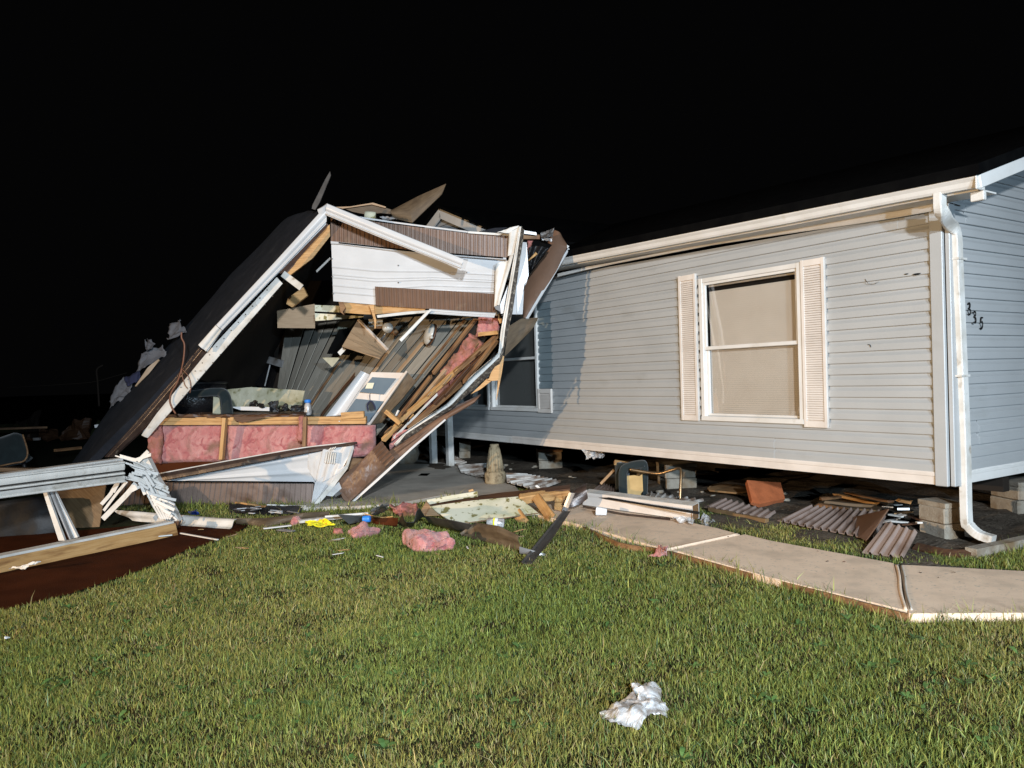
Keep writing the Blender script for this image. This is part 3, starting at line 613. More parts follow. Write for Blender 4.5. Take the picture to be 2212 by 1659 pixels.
# torn framing under the wall
sheet('top_plate', R(3, 9.98, 270, 1186, 560, 1212, 960, 1240), R(3, 10.0, 285, 1268, 515, 1284, 940, 1252), m_wood, WK, .07, 16, 5, lambda ul, vl, u, v: .014 * (1 if v > .45 else 0) + .008 * fbm((ul * 2, vl * 8, 1), 3))
poly('splintered_stud', R(3, 9.88, 508, 1205, 548, 1205, 556, 1290, 566, 1330, 562, 1392, 552, 1398, 550, 1330), m_wood, WK, .04)
poly('splintered_stud', R(3, 9.9, 268, 1186, 300, 1188, 322, 1230, 300, 1262, 312, 1290, 286, 1268), m_wood2, WK, .04)
sheet('sagging_trim', R(3, 9.86, 570, 1290, 800, 1262, 985, 1250), R(3, 9.87, 576, 1310, 800, 1284, 985, 1268), m_trim2, WK, .015, 14, 2)
sheet('sill_channel', R(3, 9.84, 985, 1242, 1250, 1262, 1512, 1276), R(3, 9.86, 984, 1272, 1250, 1290, 1500, 1304), m_white, WK, .03, 20, 12, lambda ul, vl, u, v: .014 * (1 if .25 < v < .45 else 0) + .02 * (1 if v > .75 else 0))
sheet('hanging_strip', R(3, (9.8, 9.7), 970, 1252, 748, 1482), R(3, (9.8, 9.7), 1002, 1252, 766, 1500), m_trim, WK, .012, 8, 3, lambda ul, vl, u, v: .006 * (1 if .3 < v < .7 else 0))
# right corner: folded tan sheet, bent white rake, inner white sheet, brown flap
sheet('folded_sheet', R(17, (9.72, 9.62), 935, 260, 1085, 150), R(17, (9.82, 9.74), 915, 590, 1000, 560), m_trim2, WK, .006, 8, 8, lambda ul, vl, u, v: .02 * math.sin(u * 6))
sheet('folded_sheet', R(17, (9.83, 9.70), 745, 700, 915, 640, 1005, 540), R(17, (9.80, 9.66), 735, 1330, 765, 1300, 800, 1300), m_trim2, WK, .006, 18, 14, lambda ul, vl, u, v: .022 * math.sin(u * 9 + .4) + .01 * fbm((ul, vl, 2), 2))
poly('torn_corner', R(17, 9.68, 730, 1330, 760, 1300, 810, 1300, 815, 1395, 745, 1355), m_greyd, WK, .01)
poly('corner_sheet', R(17, 9.78, 810, 1285, 930, 990, 880, 1410, 820, 1420), m_white, WK, .008)
strut_l = [at(17, 1085, 155, 9.58), at(17, 1000, 640, 9.6), at(17, 905, 1180, 9.62), at(17, 820, 1659, 9.64), at(13, 800, 530, 9.66), at(13, 560, 735, 9.72), at(13, 365, 960, 9.78), at(13, 160, 1095, 9.84), at(13, 0, 1205, 9.88), at(4, 1200, 1195, 9.92)]
strut_r = [at(17, 1115, 155, 9.57), at(17, 1045, 640, 9.59), at(17, 955, 1180, 9.61), at(17, 880, 1659, 9.63), at(13, 835, 545, 9.65), at(13, 600, 765, 9.71), at(13, 390, 985, 9.77), at(13, 170, 1125, 9.83), at(13, 0, 1232, 9.87), at(4, 1215, 1212, 9.91)]
sheet('bent_rake', strut_l, strut_r, m_trim2, WK, .025, 50, 6, lambda ul, vl, u, v: .010 * (1 if .35 < v < .6 else 0) + .004 * fbm((ul, 0, 0), 4))
edge_r = [at(17, 1155, 200, 9.64), at(17, 1120, 480, 9.66), at(17, 1060, 900, 9.68), at(17, 990, 1400, 9.70), at(17, 930, 1659, 9.71), at(13, 850, 520, 9.73), at(13, 820, 640, 9.78), at(13, 700, 745, 9.79), at(13, 400, 1010, 9.85), at(13, 170, 1165, 9.91), at(13, 0, 1290, 9.95), at(4, 1220, 1225, 10.0)]
sheet('rake_underside', strut_r[:1] + strut_r[1:], edge_r, m_rust, WK, .03, 50, 4, lambda ul, vl, u, v: .008 * fbm((ul * 1, vl * 4, 0), 4))
sheet('inner_sheet', R(17, (9.86, 9.9), 1140, 380, 1195, 385, ), R(17, (9.95, 10.0), 985, 1430, 1135, 1430), m_white, WK, .006, 8, 16, lambda ul, vl, u, v: .006 * math.sin(v * 50))
poly('inner_sheet', R(17, 9.92, 1195, 400, 1222, 860, 1160, 1000, 1130, 1160, 1060, 1420, 1050, 900, 1130, 400), m_white, WK, .006)
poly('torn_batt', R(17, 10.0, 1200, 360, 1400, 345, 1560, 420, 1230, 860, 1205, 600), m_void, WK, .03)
sheet('black_membrane', R(17, (9.93, 9.95), 1215, 460, 1330, 430, 1530, 470), R(17, (9.97, 9.95), 1222, 700, 1250, 800, 1400, 620), m_black, WK, .01, 20, 14, lambda ul, vl, u, v: .03 * math.sin(u * 12 + v * 3))
puff('torn_batt', R(17, 9.94, 1205, 360, 1290, 350), R(17, 9.94, 1205, 560, 1260, 420), .05, m_pinkd, WK, 14, 12, .02, 14)
tube('splinter', R(17, (9.9, 9.92), 1340, 540, 1220, 650), [.022, .008], m_wood, WK, 5, False)
poly('top_plate_stub', R(17, 9.92, 1150, 262, 1390, 275, 1385, 335, 1145, 335), m_wood2, WK, .08)
poly('paper_strip', R(17, 9.86, 1160, 210, 1335, 240, 1338, 280, 1155, 258), m_white, WK, .01)
crump('grey_flap', R(17, 9.85, 1390, 250, 1600, 180, 1585, 330, 1400, 330), m_greyd, WK, 12, .04, 8, .004)
crump('torn_flashing', R(17, 9.87, 1400, 320, 1570, 330, 1560, 390, 1420, 360), m_grey, WK, 8, .03, 9, .004)
sheet('brown_flap', R(17, (10.45, 10.1), 1600, 205, 1350, 660, 1130, 1060, 1125, 1230, 1140, 1490), R(17, (10.45, 10.05), 1700, 290, 1790, 430, 1640, 760, 1400, 1150, 1190, 1490), m_brown, WK, .012, 26, 10, lambda ul, vl, u, v: .03 * math.sin(v * 3.1) + .01 * fbm((ul, vl, 5), 2))
sheet('flap_edge', R(17, (10.40, 10.02), 1795, 465, 1490, 960, 1180, 1485), R(17, (10.39, 10.01), 1818, 480, 1520, 985, 1212, 1485), m_white, WK, .02, 16, 2)
poly('splinter', R(17, 10.40, 1770, 415, 1812, 440, 1790, 470, 1775, 460), m_trim2, WK, .02)
sheet('hanging_veneer', [at(13, 890, 300, 9.90), at(13, 1000, 230, 10.0), at(13, 1150, 222, 10.1)], [at(13, 855, 560, 9.86), at(13, 950, 470, 9.95), at(13, 1075, 345, 10.05)], m_veneer, WK, .006, 16, 10, lambda ul, vl, u, v: .03 * math.sin(v * 3) * u)
# ---- interior: leaning ceiling boards
pa = [at(16, 85, 300, 12.9), at(16, 820, 205, 12.3), at(4, 1120, 290, 11.8), at(4, 1480, 260, 11.2), at(4, 1800, 268, 10.75)]
pb = [at(16, -20, 1080, 12.7), at(16, 235, 1390, 11.9), at(16, 480, 1480, 11.3), at(4, 880, 1060, 10.75), at(4, 1085, 1140, 10.5)]
vs, fs, uv = [], [], []
n = 17
for i in range(n):
    u0, u1 = i / n, (i + 1) / n - random.uniform(.004, .012); d0, d1 = random.uniform(-.025, .025), random.uniform(-.025, .025)
    A = [pline(pa, u0), pline(pa, u1)]; B = [pline(pb, u0), pline(pb, u1)]
    v, f, q = sheetv([A[0] + V3((0, d0, 0)), B[0] + V3((0, d0, 0))], [A[1] + V3((0, d1, 0)), B[1] + V3((0, d1, 0))], 6, 1, .012)
    k = len(vs); vs += v; fs += [tuple(a + k for a in g) for g in f]; uv += [(a + i * 3.3, b) for a, b in q]
mk('paneling', vs, fs, m_panel, WK, uvs=uv)
sheet('panel_backing', [p + V3((0, .16, 0)) for p in pa], [p + V3((0, .16, 0)) for p in pb], m_dark, WK, .04, 8, 2)
def pb_at(u, v, d=-.05): return pline(pa, u).lerp(pline(pb, u), v) + V3((0, d, 0))
for i, (u0, v0, u1, v1, w_, mt) in enumerate(((.965, .02, .965, .80, .03, m_wood2), (.86, .25, .86, .95, .07, m_tan), (.46, .45, .44, .98, .03, m_wood2), (.62, .55, .60, 1.0, .045, m_woodk), (.72, .1, .72, .7, .06, m_tan))):
    a, b = pb_at(u0, v0, -.07), pb_at(u1, v1, -.07); beam('torn_lath', a, b, .02, w_, mt, WK, up=(1, -.3, .6), n=6, jit=.008, jag=.06)
# torn right wall: studs with insulation between
S = lambda *a, Y=(10.35, 10.2): R(4, Y, *a)
sheet('wall_boards', S(1800, 268, 1560, 600, 1235, 1005), S(1960, 300, 1700, 680, 1290, 1060), m_dark, WK, .03, 10, 3)
puff('insulation_batt', R(4, (10.25, 10.25), 1815, 262, 1990, 255), R(4, (10.2, 10.2), 1790, 412, 1960, 385), .10, m_pink, WK, 26, 20, .035, 9, seed=1)
puff('insulation_batt', R(4, (10.3, 10.2), 1755, 370, 1640, 520, 1520, 680), R(4, (10.2, 10.12), 1880, 470, 1750, 620, 1600, 760), .10, m_pinkd, WK, 40, 20, .045, 10, seed=2)
puff('insulation_batt', R(4, (10.2, 10.12), 1545, 690, 1380, 880), R(4, (10.2, 10.1), 1610, 770, 1440, 930), .06, m_pinkd, WK, 16, 8, .025, 9, seed=3)
puff('insulation_batt', R(4, (9.98, 9.95), 1185, 1120, 1290, 1085, 1330, 1075), R(4, (9.95, 9.95), 1160, 1235, 1210, 1195, 1300, 1120), .07, m_pink, WK, 20, 12, .03, 10, seed=4)
def stud(x0, y0, x1, y1, w_, mt, Y0, Y1, d=.05, nm='wall_stud', jag=.05): beam(nm, at(4, x0, y0, Y0), at(4, x1, y1, Y1), d, w_, mt, WK, up=(.4, -.2, .9), n=6, jit=.0022, jag=jag)
stud(1798, 285, 1480, 690, .04, m_wood2, 10.32, 10.15); stud(1480, 690, 1230, 1010, .035, m_wood2, 10.2, 10.1)
stud(1965, 395, 1640, 680, .055, m_wood2, 10.12, 10.05); stud(1680, 640, 1230, 1040, .06, m_wood, 10.1, 9.98); stud(1250, 1035, 1110, 1180, .06, m_wood, 10.0, 9.95)
stud(1950, 440, 1700, 760, .05, m_wood2, 10.05, 10.0); stud(1700, 745, 1300, 1085, .06, m_wood2, 10.08, 9.96); stud(1900, 500, 1480, 920, .045, m_woodk, 10.1, 10.0)
stud(1590, 640, 1330, 960, .045, m_tan, 10.2, 10.08); stud(1520, 830, 1200, 1150, .03, m_trim2, 10.0, 9.95, .01); stud(1760, 620, 1560, 850, .04, m_woodk, 10.0, 9.95)
stud(1140, 955, 1248, 1045, .055, m_wood, 9.86, 9.84, .05, 'loose_block', .0); stud(1960, 250, 1990, 330, .05, m_wood, 10.1, 10.1)
stud(1820, 400, 1955, 385, .05, m_wood, 10.1, 10.0); stud(1235, 950, 1215, 990, .03, m_trim, 9.9, 9.9, .02, 'loose_block', 0)
for i in range(16):
    t = random.random(); x = lerp(1900, 1150, t); y = lerp(420, 1130, t) + random.uniform(-40, 50); L_ = random.uniform(40, 130)
    stud(x, y, x - L_ * .72, y + L_ * random.uniform(.55, .95), random.uniform(.012, .03), random.choice((m_wood, m_wood2, m_woodk, m_tan)), 10.05 - .1 * t, 10.0 - .1 * t, .012, 'splinter', .05)
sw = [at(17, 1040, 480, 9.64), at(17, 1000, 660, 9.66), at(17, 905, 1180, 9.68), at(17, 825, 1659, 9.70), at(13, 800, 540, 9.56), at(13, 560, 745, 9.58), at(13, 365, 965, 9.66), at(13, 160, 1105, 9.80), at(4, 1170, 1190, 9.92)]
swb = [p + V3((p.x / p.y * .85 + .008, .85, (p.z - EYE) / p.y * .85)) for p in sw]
sheet('light_block_sheet', sw, swb, m_dark, WK, .008, 24, 2)  # added edge-on behind the bent rake to block the warm floodlight
sheet('light_block_sheet', swb[3:], [at(4, 1870, 262, 11.0), at(4, 1800, 268, 11.0), at(4, 1560, 570, 10.95), at(4, 1250, 940, 10.85), at(4, 1085, 1140, 10.8)], m_dark, WK, .03, 20, 4)  # added dark sheet, closes the gap the warm light came through
# corner splinter that points down in front of the far window
sheet('broken_post', R(13, 9.75, 825, 545, 805, 700, 782, 940), R(13, 9.75, 852, 560, 832, 700, 786, 940), m_wood, WK, .03, 10, 2)
poly('broken_post', R(13, 9.72, 770, 650, 815, 625, 800, 770, 740, 775, 700, 760, 740, 745), m_wood, WK, .03)
poly('bent_lath', R(13, 9.76, 560, 890, 640, 815, 700, 755, 770, 742, 740, 775, 640, 850), m_wood, WK, .02)
# long brown strip with white edges sweeping to the ground
sheet('brown_sweep', [at(13, 640, 905, 9.86), at(13, 340, 1060, 9.9), at(4, 1500, 1010, 9.93), at(4, 1215, 1220, 9.97)], [at(13, 560, 985, 9.88), at(13, 345, 1110, 9.88), at(4, 1560, 1035, 9.9), at(4, 1215, 1312, 9.93)], m_brown, WK, .012, 24, 8, lambda ul, vl, u, v: .02 * math.sin(v * 3))
sheet('brown_sweep', R(4, (9.95, 9.95), 1215, 1215, 1000, 1350, 790, 1465), R(4, (9.93, 9.95), 1560, 1030, 1215, 1312, 885, 1628), m_brown, WK, .01, 24, 16, lambda ul, vl, u, v: .03 * math.sin(v * 3.0) + .018 * fbm((ul, vl, 0), 3))
sheet('crumpled_end', R(4, 9.88, 1110, 1172, 960, 1320, 778, 1462), R(4, 9.86, 1212, 1300, 1060, 1440, 885, 1610), m_brown, WK, .008, 40, 22, lambda ul, vl, u, v: .035 * math.sin(v * 3.0) + .022 * fbm((ul, vl, 0), 5) + (.014 * math.sin(vl * 120) if u < .22 else 0))
poly('crumpled_end', R(4, 9.86, 778, 1462, 885, 1612, 882, 1640, 832, 1596, 800, 1520), m_brown, WK, .01)
sheet('sweep_edge', [at(13, 335, 1105, 9.86), at(4, 1330, 1215, 9.86), at(4, 1100, 1425, 9.88), at(4, 872, 1632, 9.9)], [at(13, 345, 1115, 9.855), at(4, 1338, 1228, 9.855), at(4, 1108, 1442, 9.875), at(4, 885, 1640, 9.895)], m_white, WK, .015, 20, 1)
sheet('dark_underside', [at(13, 650, 890, 9.98), at(13, 390, 1010, 10.0), at(4, 1330, 1110, 10.0)], [at(13, 600, 960, 10.0), at(13, 350, 1100, 10.0), at(4, 1230, 1200, 10.0)], m_woodk, WK, .02, 16, 3)
# ---- door with two lights, tipped over
dr = sheet('door', R(16, (10.42, 10.35), 1205, 880, 835, 1440), R(16, (10.38, 10.30), 1655, 890, 1160, 1570), m_frame, WK, .04, 4, 4)
def dp(*a, Y=10.33): return R(16, Y, *a)
poly('door_pane', dp(1215, 945, 1525, 962, 1365, 1172, 1048, 1142), m_bluepane, dr, .012)
poly('door_pane', R(16, 10.305, 1000, 1228, 1365, 1262, 1190, 1490, 1165, 1560, 1120, 1520, 850, 1440), m_bluepane, dr, .012)
poly('pane_sticker', dp(1150, 1020, 1240, 1020, 1215, 1095, 1120, 1095, Y=10.31), m_wp, dr, .004)
sheet('door_jamb', R(16, (10.36, 10.26), 1065, 862, 605, 1458), R(16, (10.40, 10.30), 1180, 912, 830, 1440), m_white, WK, .03, 24, 10, lambda ul, vl, u, v: -.05 * math.sin(v * 3.1) + .01 * fbm((ul, vl, 0), 2))
sheet('door_jamb', R(16, (10.28, 10.2), 1660, 868, 1160, 1570), R(16, (10.22, 10.14), 1785, 1010, 1330, 1540), m_veneer, WK, .02, 14, 8, lambda ul, vl, u, v: .012 * fbm((ul, vl, 9), 4))
sheet('door_jamb', R(16, (10.24, 10.16), 1655, 862, 1155, 1568), R(16, (10.23, 10.15), 1672, 872, 1175, 1572), m_frame, WK, .02, 8, 1)
# ---- floor edge: rim joists, batts, studs
def hb(y0, y1, x0, x1, Yf, h): return None
sheet('rim_joist', R(5, (10.02, 9.98), 440, 290, 2090, 282), R(5, (10.02, 9.98), 440, 318, 2092, 312), m_wood, WK, .10, 20, 2, lambda ul, vl, u, v: .006 * fbm((ul * .6, vl * 6, 0), 4))
sheet('rim_joist', R(5, (10.0, 9.96), 438, 320, 2092, 314), R(5, (10.0, 9.96), 438, 350, 2090, 340), m_wood, WK, .10, 20, 2, lambda ul, vl, u, v: .006 * fbm((ul * .6, vl * 6, 3), 4))
beam('short_block', at(5, 1900, 276, 9.98), at(5, 2080, 264, 9.96), .06, .085, m_wood, WK)
poly('paint_mark', R(5, 9.955, 1876, 316, 1888, 316, 1886, 322, 1877, 322), m_trim, WK, .004)
for x0, x1 in ((350, 985), (975, 1620), (1600, 2160)):
    puff('insulation_batt', R(5, 10.06, x0, 345, x1, 342), R(5, 10.0, x0 + 10, 655 if x0 < 900 else 640, x1, 640 if x1 < 2000 else 590), .13, m_pink, WK, 60, 34, .014, 5, seed=x0 * .01)
puff('soiled_batt_end', R(5, 9.96, 352, 350, 470, 350), R(5, 9.95, 368, 650, 470, 660), .05, m_pinkd, WK, 12, 26, .03, 9, seed=5)
beam('floor_stud', at(5, 978, 292, 9.86), at(5, 950, 622, 9.84), .045, .085, m_wood, WK, up=(0, -1, 0))
beam('floor_stud', at(5, 1614, 285, 9.86), at(5, 1606, 520, 9.84), .045, .065, m_wood2, WK, up=(0, -1, 0))
puff('stringy_batt', R(5, 9.83, 1558, 275, 1596, 275), R(5, 9.82, 1545, 480, 1592, 488), .06, m_pinkd, WK, 8, 22, .025, 16, seed=8)
poly('dangling_veneer', R(5, 9.9, 1040, 282, 1322, 284, 1115, 332, 1062, 316), m_woodk, WK, .008)
crump('torn_paper', R(5, 10.0, 350, 350, 445, 350, 445, 262, 372, 320), m_trim2, WK, 8, .05, 8, .004)
poly('torn_paper', R(5, 9.98, 318, 432, 350, 352, 362, 352, 360, 450), m_trim2, WK, .008)
sheet('rim_rags', R(5, 10.02, 430, 262, 900, 268, 1600, 262), R(5, 10.0, 445, 288, 900, 292, 1600, 285), m_woodk, WK, .06, 40, 3, lambda ul, vl, u, v: .03 * fbm((ul, vl, 5), 8))
poly('brown_skirt_board', R(5, 10.05, 400, 660, 1000, 618, 960, 640, 470, 735, 400, 740), m_mud, WK, .02)
# ---- lower outside wall, peeled over
sheet('peeled_edge', R(5, (9.72, 9.82), 440, 738, 1000, 634, 1600, 530, 2025, 486), R(5, (9.66, 9.76), 470, 792, 1000, 690, 1500, 592, 2000, 500), m_brownd, WK, .02, 30, 6, lambda ul, vl, u, v: .02 * math.sin(v * 3.1) + .006 * fbm((ul, 0, 0), 3))
tube('peeled_edge_lip', R(5, (9.70, 9.80), 440, 736, 1000, 632, 1600, 528, 2015, 485), .008, m_trim2, WK, 6)
sheet('white_sheet', R(5, (9.80, 9.84), 520, 788, 1000, 690, 1645, 566), R(5, (9.86, 9.9), 500, 796, 1080, 800, 1690, 806), m_white, WK, .008, 60, 60, lambda ul, vl, u, v: .018 * (math.sin(u * 0 + v * 12.5) * .5 + .5) ** 3 + .005 * fbm((ul, vl, 2), 2))
sheet('crumpled_sheet', R(5, (9.78, 9.70), 1640, 560, 1800, 535, 1992, 514), R(5, (9.86, 9.72), 1625, 700, 1700, 830, 1890, 720), m_white, WK, .008, 30, 26, lambda ul, vl, u, v: .03 * fbm((ul, vl, 3), 2.6) + .012 * math.sin(ul * 40) * (u > .3))
sheet('crumpled_sheet', R(5, (9.78, 9.72), 1690, 800, 1800, 730, 1940, 670), R(5, (9.86, 9.80), 1660, 990, 1690, 970, 1720, 930), m_white, WK, .008, 20, 20, lambda ul, vl, u, v: .03 * fbm((ul, vl, 6), 3))
sheet('sheet_return', R(5, (9.70, 9.78), 1985, 520, 1935, 670, 1800, 830, 1655, 1005), R(5, (9.72, 9.8), 2000, 525, 1950, 690, 1830, 850, 1690, 1010), m_trim2, WK, .02, 20, 3, lambda ul, vl, u, v: .008 * fbm((ul, vl, 1), 5))
q = MB()
for i in range(5): q.box(at(5, 1790 + i * 16, 560 + i * 2, 9.66), at(5, 1776 + i * 17, 646 + i * 2, 9.67), .012, .03, up=(0, -1, .2))
for i in range(3): q.box(at(5, 1806 + i * 18, 545 - i * 4, 9.66), at(5, 1820 + i * 18, 530 - i * 4, 9.66), .012, .02, up=(0, -1, .2))
q.build('vent_louvre', m_trim2, WK)
sheet('drip_gap', R(5, 9.80, 500, 790, 1080, 792, 1680, 798), R(5, 9.79, 500, 799, 1080, 801, 1680, 808), m_void, WK, .01, 8, 1)
sheet('skirt_band', R(5, (9.98, 9.86), 160, 792, 480, 797, 1080, 803, 1678, 810), [gr(5, 130, 985, .0), gr(5, 480, 985, .0), gr(5, 1080, 986, 0.), gr(5, 1672, 990, .0)], m_skirtb, WK, .008, 200, 2, lambda ul, vl, u, v: .008 * (1 if ((u * 36) % 1) > .7 else 0))
sheet('skirt_return', R(5, (9.8, 9.8), 1880, 800, 1760, 905), R(5, (9.84, 9.84), 1900, 850, 1830, 915), m_white, WK, .01, 6, 4, lambda ul, vl, u, v: .02 * fbm((ul, vl, 1), 5))
sheet('skirt_return', R(5, 9.9, 1830, 880, 1900, 850), R(5, 9.86, 1850, 915, 1905, 890), m_grey, WK, .01, 8, 4, lambda ul, vl, u, v: .02 * fbm((ul, vl, 4), 6))
poly('underlay_board', R(5, 10.1, 1960, 612, 2070, 615, 2060, 700, 1940, 720), m_wood2, WK, .02)
# ---- ragged roofing on top
poly('roofing_spike', R(3, 10.2, 55, 445, 62, 415, 165, 208, 200, 150, 206, 182, 118, 395, 82, 455), m_greyd, WK, .02)
sheet('roofing_curl', R(3, (10.3, 10.1), 690, 455, 900, 345, 1118, 248), R(3, (10.25, 10.1), 700, 520, 850, 558, 1085, 330), m_veneer, WK, .012, 20, 10, lambda ul, vl, u, v: .06 * math.sin(v * 3.1) * (1 - u))
poly('ridge_board', R(3, 10.35, 235, 432, 360, 428, 540, 398, 642, 430, 640, 440, 530, 412, 300, 445), m_tan, WK, .03)
poly('roofing_scrap', R(3, 10.4, 300, 440, 520, 412, 640, 438, 690, 455, 690, 490, 600, 480, 480, 490, 380, 470), m_veneer, WK, .02)
crump('torn_flashing', R(3, 10.0, 590, 510, 700, 515, 740, 545, 620, 545), m_grey, WK, 8, .05, 8, .003)
crump('torn_flashing', R(17, 9.7, 760, 240, 960, 175, 1090, 150, 940, 258), m_trim2, WK, 10, .02, 8, .003)
poly('roofing_scrap', R(17, 9.95, 500, 225, 730, 175, 920, 165, 760, 240), m_roof, WK, .03)
# underside of the tipped roof and room end behind it, inside shade put into the colour
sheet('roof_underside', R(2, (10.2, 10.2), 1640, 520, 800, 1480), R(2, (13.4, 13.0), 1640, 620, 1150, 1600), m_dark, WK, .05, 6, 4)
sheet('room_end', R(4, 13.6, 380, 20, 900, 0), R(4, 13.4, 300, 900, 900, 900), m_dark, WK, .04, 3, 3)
# ---- loose things inside and on the wreck
def one(o, label, cat, group=None): return tag(o, label, cat, group)
one(poly('hanging_plywood', R(4, 11.2, 352, 228, 625, 178, 627, 355, 355, 352), m_tan, None, .02), 'tan plywood sheet hanging under the torn upper wall, left of the wallpaper strips', 'board')
one(poly('wood_block', R(2, 11.0, 1482, 880, 1510, 935, 1410, 1012, 1372, 990, 1385, 950), m_wood, None, .06), 'short orange wood block above the hanging plywood sheet', 'wood block')
one(beam('perforated_strap', at(2, 1350, 792, 9.85), at(2, 1472, 884, 9.75), .012, .085, m_trim2, None, up=(.6, 0, .8)), 'stubby white perforated strap sticking out from the sloping white fascia', 'metal strap')
one(beam('thin_white_strip', at(2, 1570, 778, 10.4), at(2, 1659, 692, 10.2), .01, .03, m_trim, None), 'thin white strip slanting in the dark left of the white wall sheet', 'trim strip')
one(poly('wallpaper_strip', R(4, 11.1, 625, 186, 805, 192, 806, 240, 625, 232), m_wp, None, .02), 'upper strip of floral wallpaper beside the hanging plywood', 'wallpaper strip')
one(poly('wallpaper_strip', R(4, 11.0, 625, 245, 985, 268, 960, 278, 630, 302), m_wp, None, .02), 'lower tapering strip of floral wallpaper beside the hanging plywood', 'wallpaper strip')
t = thing('plank_board', 'tan three-plank wall panel dangling in front of the grey ceiling boards', 'panel', at(4, 950, 540, 10.6))
a, b, c_, d = R(16, (10.9, 10.5), 1018, 205, 820, 540) + R(16, (10.75, 10.45), 1400, 600, 1310, 695)
for i, (v0, v1) in enumerate(((0, .46), (.475, .69), (.705, 1.))):
    sheet('plank', [a.lerp(b, v0), c_.lerp(d, v0)], [a.lerp(b, v1), c_.lerp(d, v1)], m_tan, t, .015, 2, 1)
sheet('edge_strip', [a, c_], [a + V3((.012, -.02, .012)), c_ + V3((.012, -.02, .012))], m_frame, t, .03)
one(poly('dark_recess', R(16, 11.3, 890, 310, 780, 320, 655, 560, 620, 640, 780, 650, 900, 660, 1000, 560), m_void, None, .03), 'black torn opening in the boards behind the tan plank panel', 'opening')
one(poly('wallpaper_scrap', R(16, 11.1, 560, 690, 795, 690, 690, 815), m_wpd, None, .008), 'triangular scrap of stained wallpaper below the tan plank panel', 'wallpaper scrap')
one(poly('wallpaper_scrap', R(16, 10.7, 760, 620, 820, 560, 870, 585, 795, 665), m_trim2, None, .006), 'small pale torn scrap at the left corner of the tan plank panel', 'wallpaper scrap')
one(poly('green_board', R(16, 11.8, 790, 225, 1000, 200, 920, 300, 750, 325), m_wpd, None, .01), 'dull green board tucked above the black torn opening', 'board')
t = thing('wall_plate', 'white rectangular fixture plate hanging beside the round globe lamp', 'plate', at(16, 1260, 270, 11.0))
poly('plate', R(16, 11.0, 1165, 188, 1350, 195, 1350, 275, 1165, 285), m_globe, t, .015); poly('plate_edge', R(16, 10.98, 1165, 287, 1350, 277, 1340, 312, 1200, 315), m_wood2, t, .02)
for x in (1215, 1285): poly('screw_hole', R(16, 10.985, x, 230, x + 14, 230, x + 14, 244, x, 244), m_void, t, .004)
t = thing('ceiling_lamp', 'small round white globe lamp hanging from the ceiling boards', 'ceiling lamp', at(16, 1415, 300, 10.9), 'white ceiling lamps')
lathe('globe', at(16, 1415, 300, 10.9), [(.078 * math.sin(a), -.078 * math.cos(a)) for a in np.linspace(.06, 3.08, 14)], m_globe, t)
lathe('fitting', at(16, 1490, 345, 11.08), [(.04, -.07), (.055, 0)], m_wood2, t, axis=(-.5, -.6, .4)); tube('stem', [at(16, 1390, 370, 10.95), at(16, 1320, 480, 11.1)], .014, m_grey, t, 6, False)
t = thing('ceiling_lamp', 'large oval white ceiling lamp on the boards right of the small globe', 'ceiling lamp', at(4, 1432, 405, 10.7), 'white ceiling lamps')
ax = V3((-.86, -.40, .32)); b0 = at(4, 1462, 400, 10.75)
lathe('shade', b0, [(.150, 0), (.155, .012), (.14, .035), (.10, .055), (.05, .067), (.006, .07)], m_globe, t, axis=ax)
lathe('rim', b0 - ax.normalized() * .02, [(.125, -.025), (.160, -.012), (.162, .006), (.15, .008)], m_woodk, t, axis=ax); lathe('finial', at(4, 1465, 418, 10.5), [(.02, 0), (.024, .02), (.014, .04), (.003, .044)], m_globe, t, axis=(.8, -.4, -.3))
t = thing('hanging_pouch', 'small dark blue pouch hanging by its cord from the door rail', 'pouch', at(16, 1200, 1370, 10.2))
tube('cord', R(16, 10.22, 1185, 1160, 1180, 1200, 1186, 1245), .006, m_clothn, t, 6); tube('strap', R(16, 10.2, 1160, 1378, 1150, 1310, 1180, 1265, 1215, 1270, 1245, 1330, 1248, 1360), .012, m_clothn, t, 6)
poly('pouch', R(16, 10.2, 1172, 1285, 1215, 1270, 1250, 1340, 1248, 1362, 1195, 1382, 1170, 1350), m_black, t, .04)
t = thing('kettle_barbecue', 'round hammered black kettle pot standing behind the floor edge', 'barbecue', at(5, 735, 270, 10.9))
lathe('bowl', at(5, 738, 262, 10.95), [(.20, -.05), (.36, .02), (.43, .15), (.44, .30), (.43, .42)], m_blackg, t); lathe('rim', at(5, 738, 262, 10.95) + Z * .415, [(.43, 0), (.455, .012), (.455, .03), (.43, .04)], m_black, t)
t = thing('upholstered_chair', 'dark teal padded chair arm beside the black kettle pot', 'chair', at(5, 960, 262, 10.45), 'teal chairs')
tube('arm', R(5, (10.5, 10.4), 700, 108, 800, 96, 900, 88, 960, 100, 985, 150, 995, 262), [.05, .055, .06, .07, .075, .08], m_teal, t, 10); sheet('side_panel', R(5, 10.5, 885, 120, 930, 125), R(5, 10.5, 880, 262, 945, 262), m_wpd, t, .02)
t = thing('chair_frame', 'bare curved tan chair back standing behind the kettle pot', 'chair')if False else None
tube('bare_chair_back', R(15, 11.2, 1290, 740, 1330, 720, 1370, 790, 1385, 880, 1360, 900), .03, m_wpd, None, 8); one(bpy.data.objects['bare_chair_back'], 'curved tan chair back loop behind the black kettle pot', 'chair back')
one(sheet('patterned_board', R(5, (11.3, 11.0), 965, 72, 1180, 48, 1400, 62, 1608, 78), R(5, (11.2, 10.9), 1000, 215, 1300, 225, 1575, 222), m_wpd, None, .02, 20, 8, lambda ul, vl, u, v: .02 * fbm((ul, vl, 1), 3)), 'long mottled green wallboard lying behind the floor edge', 'wallboard')
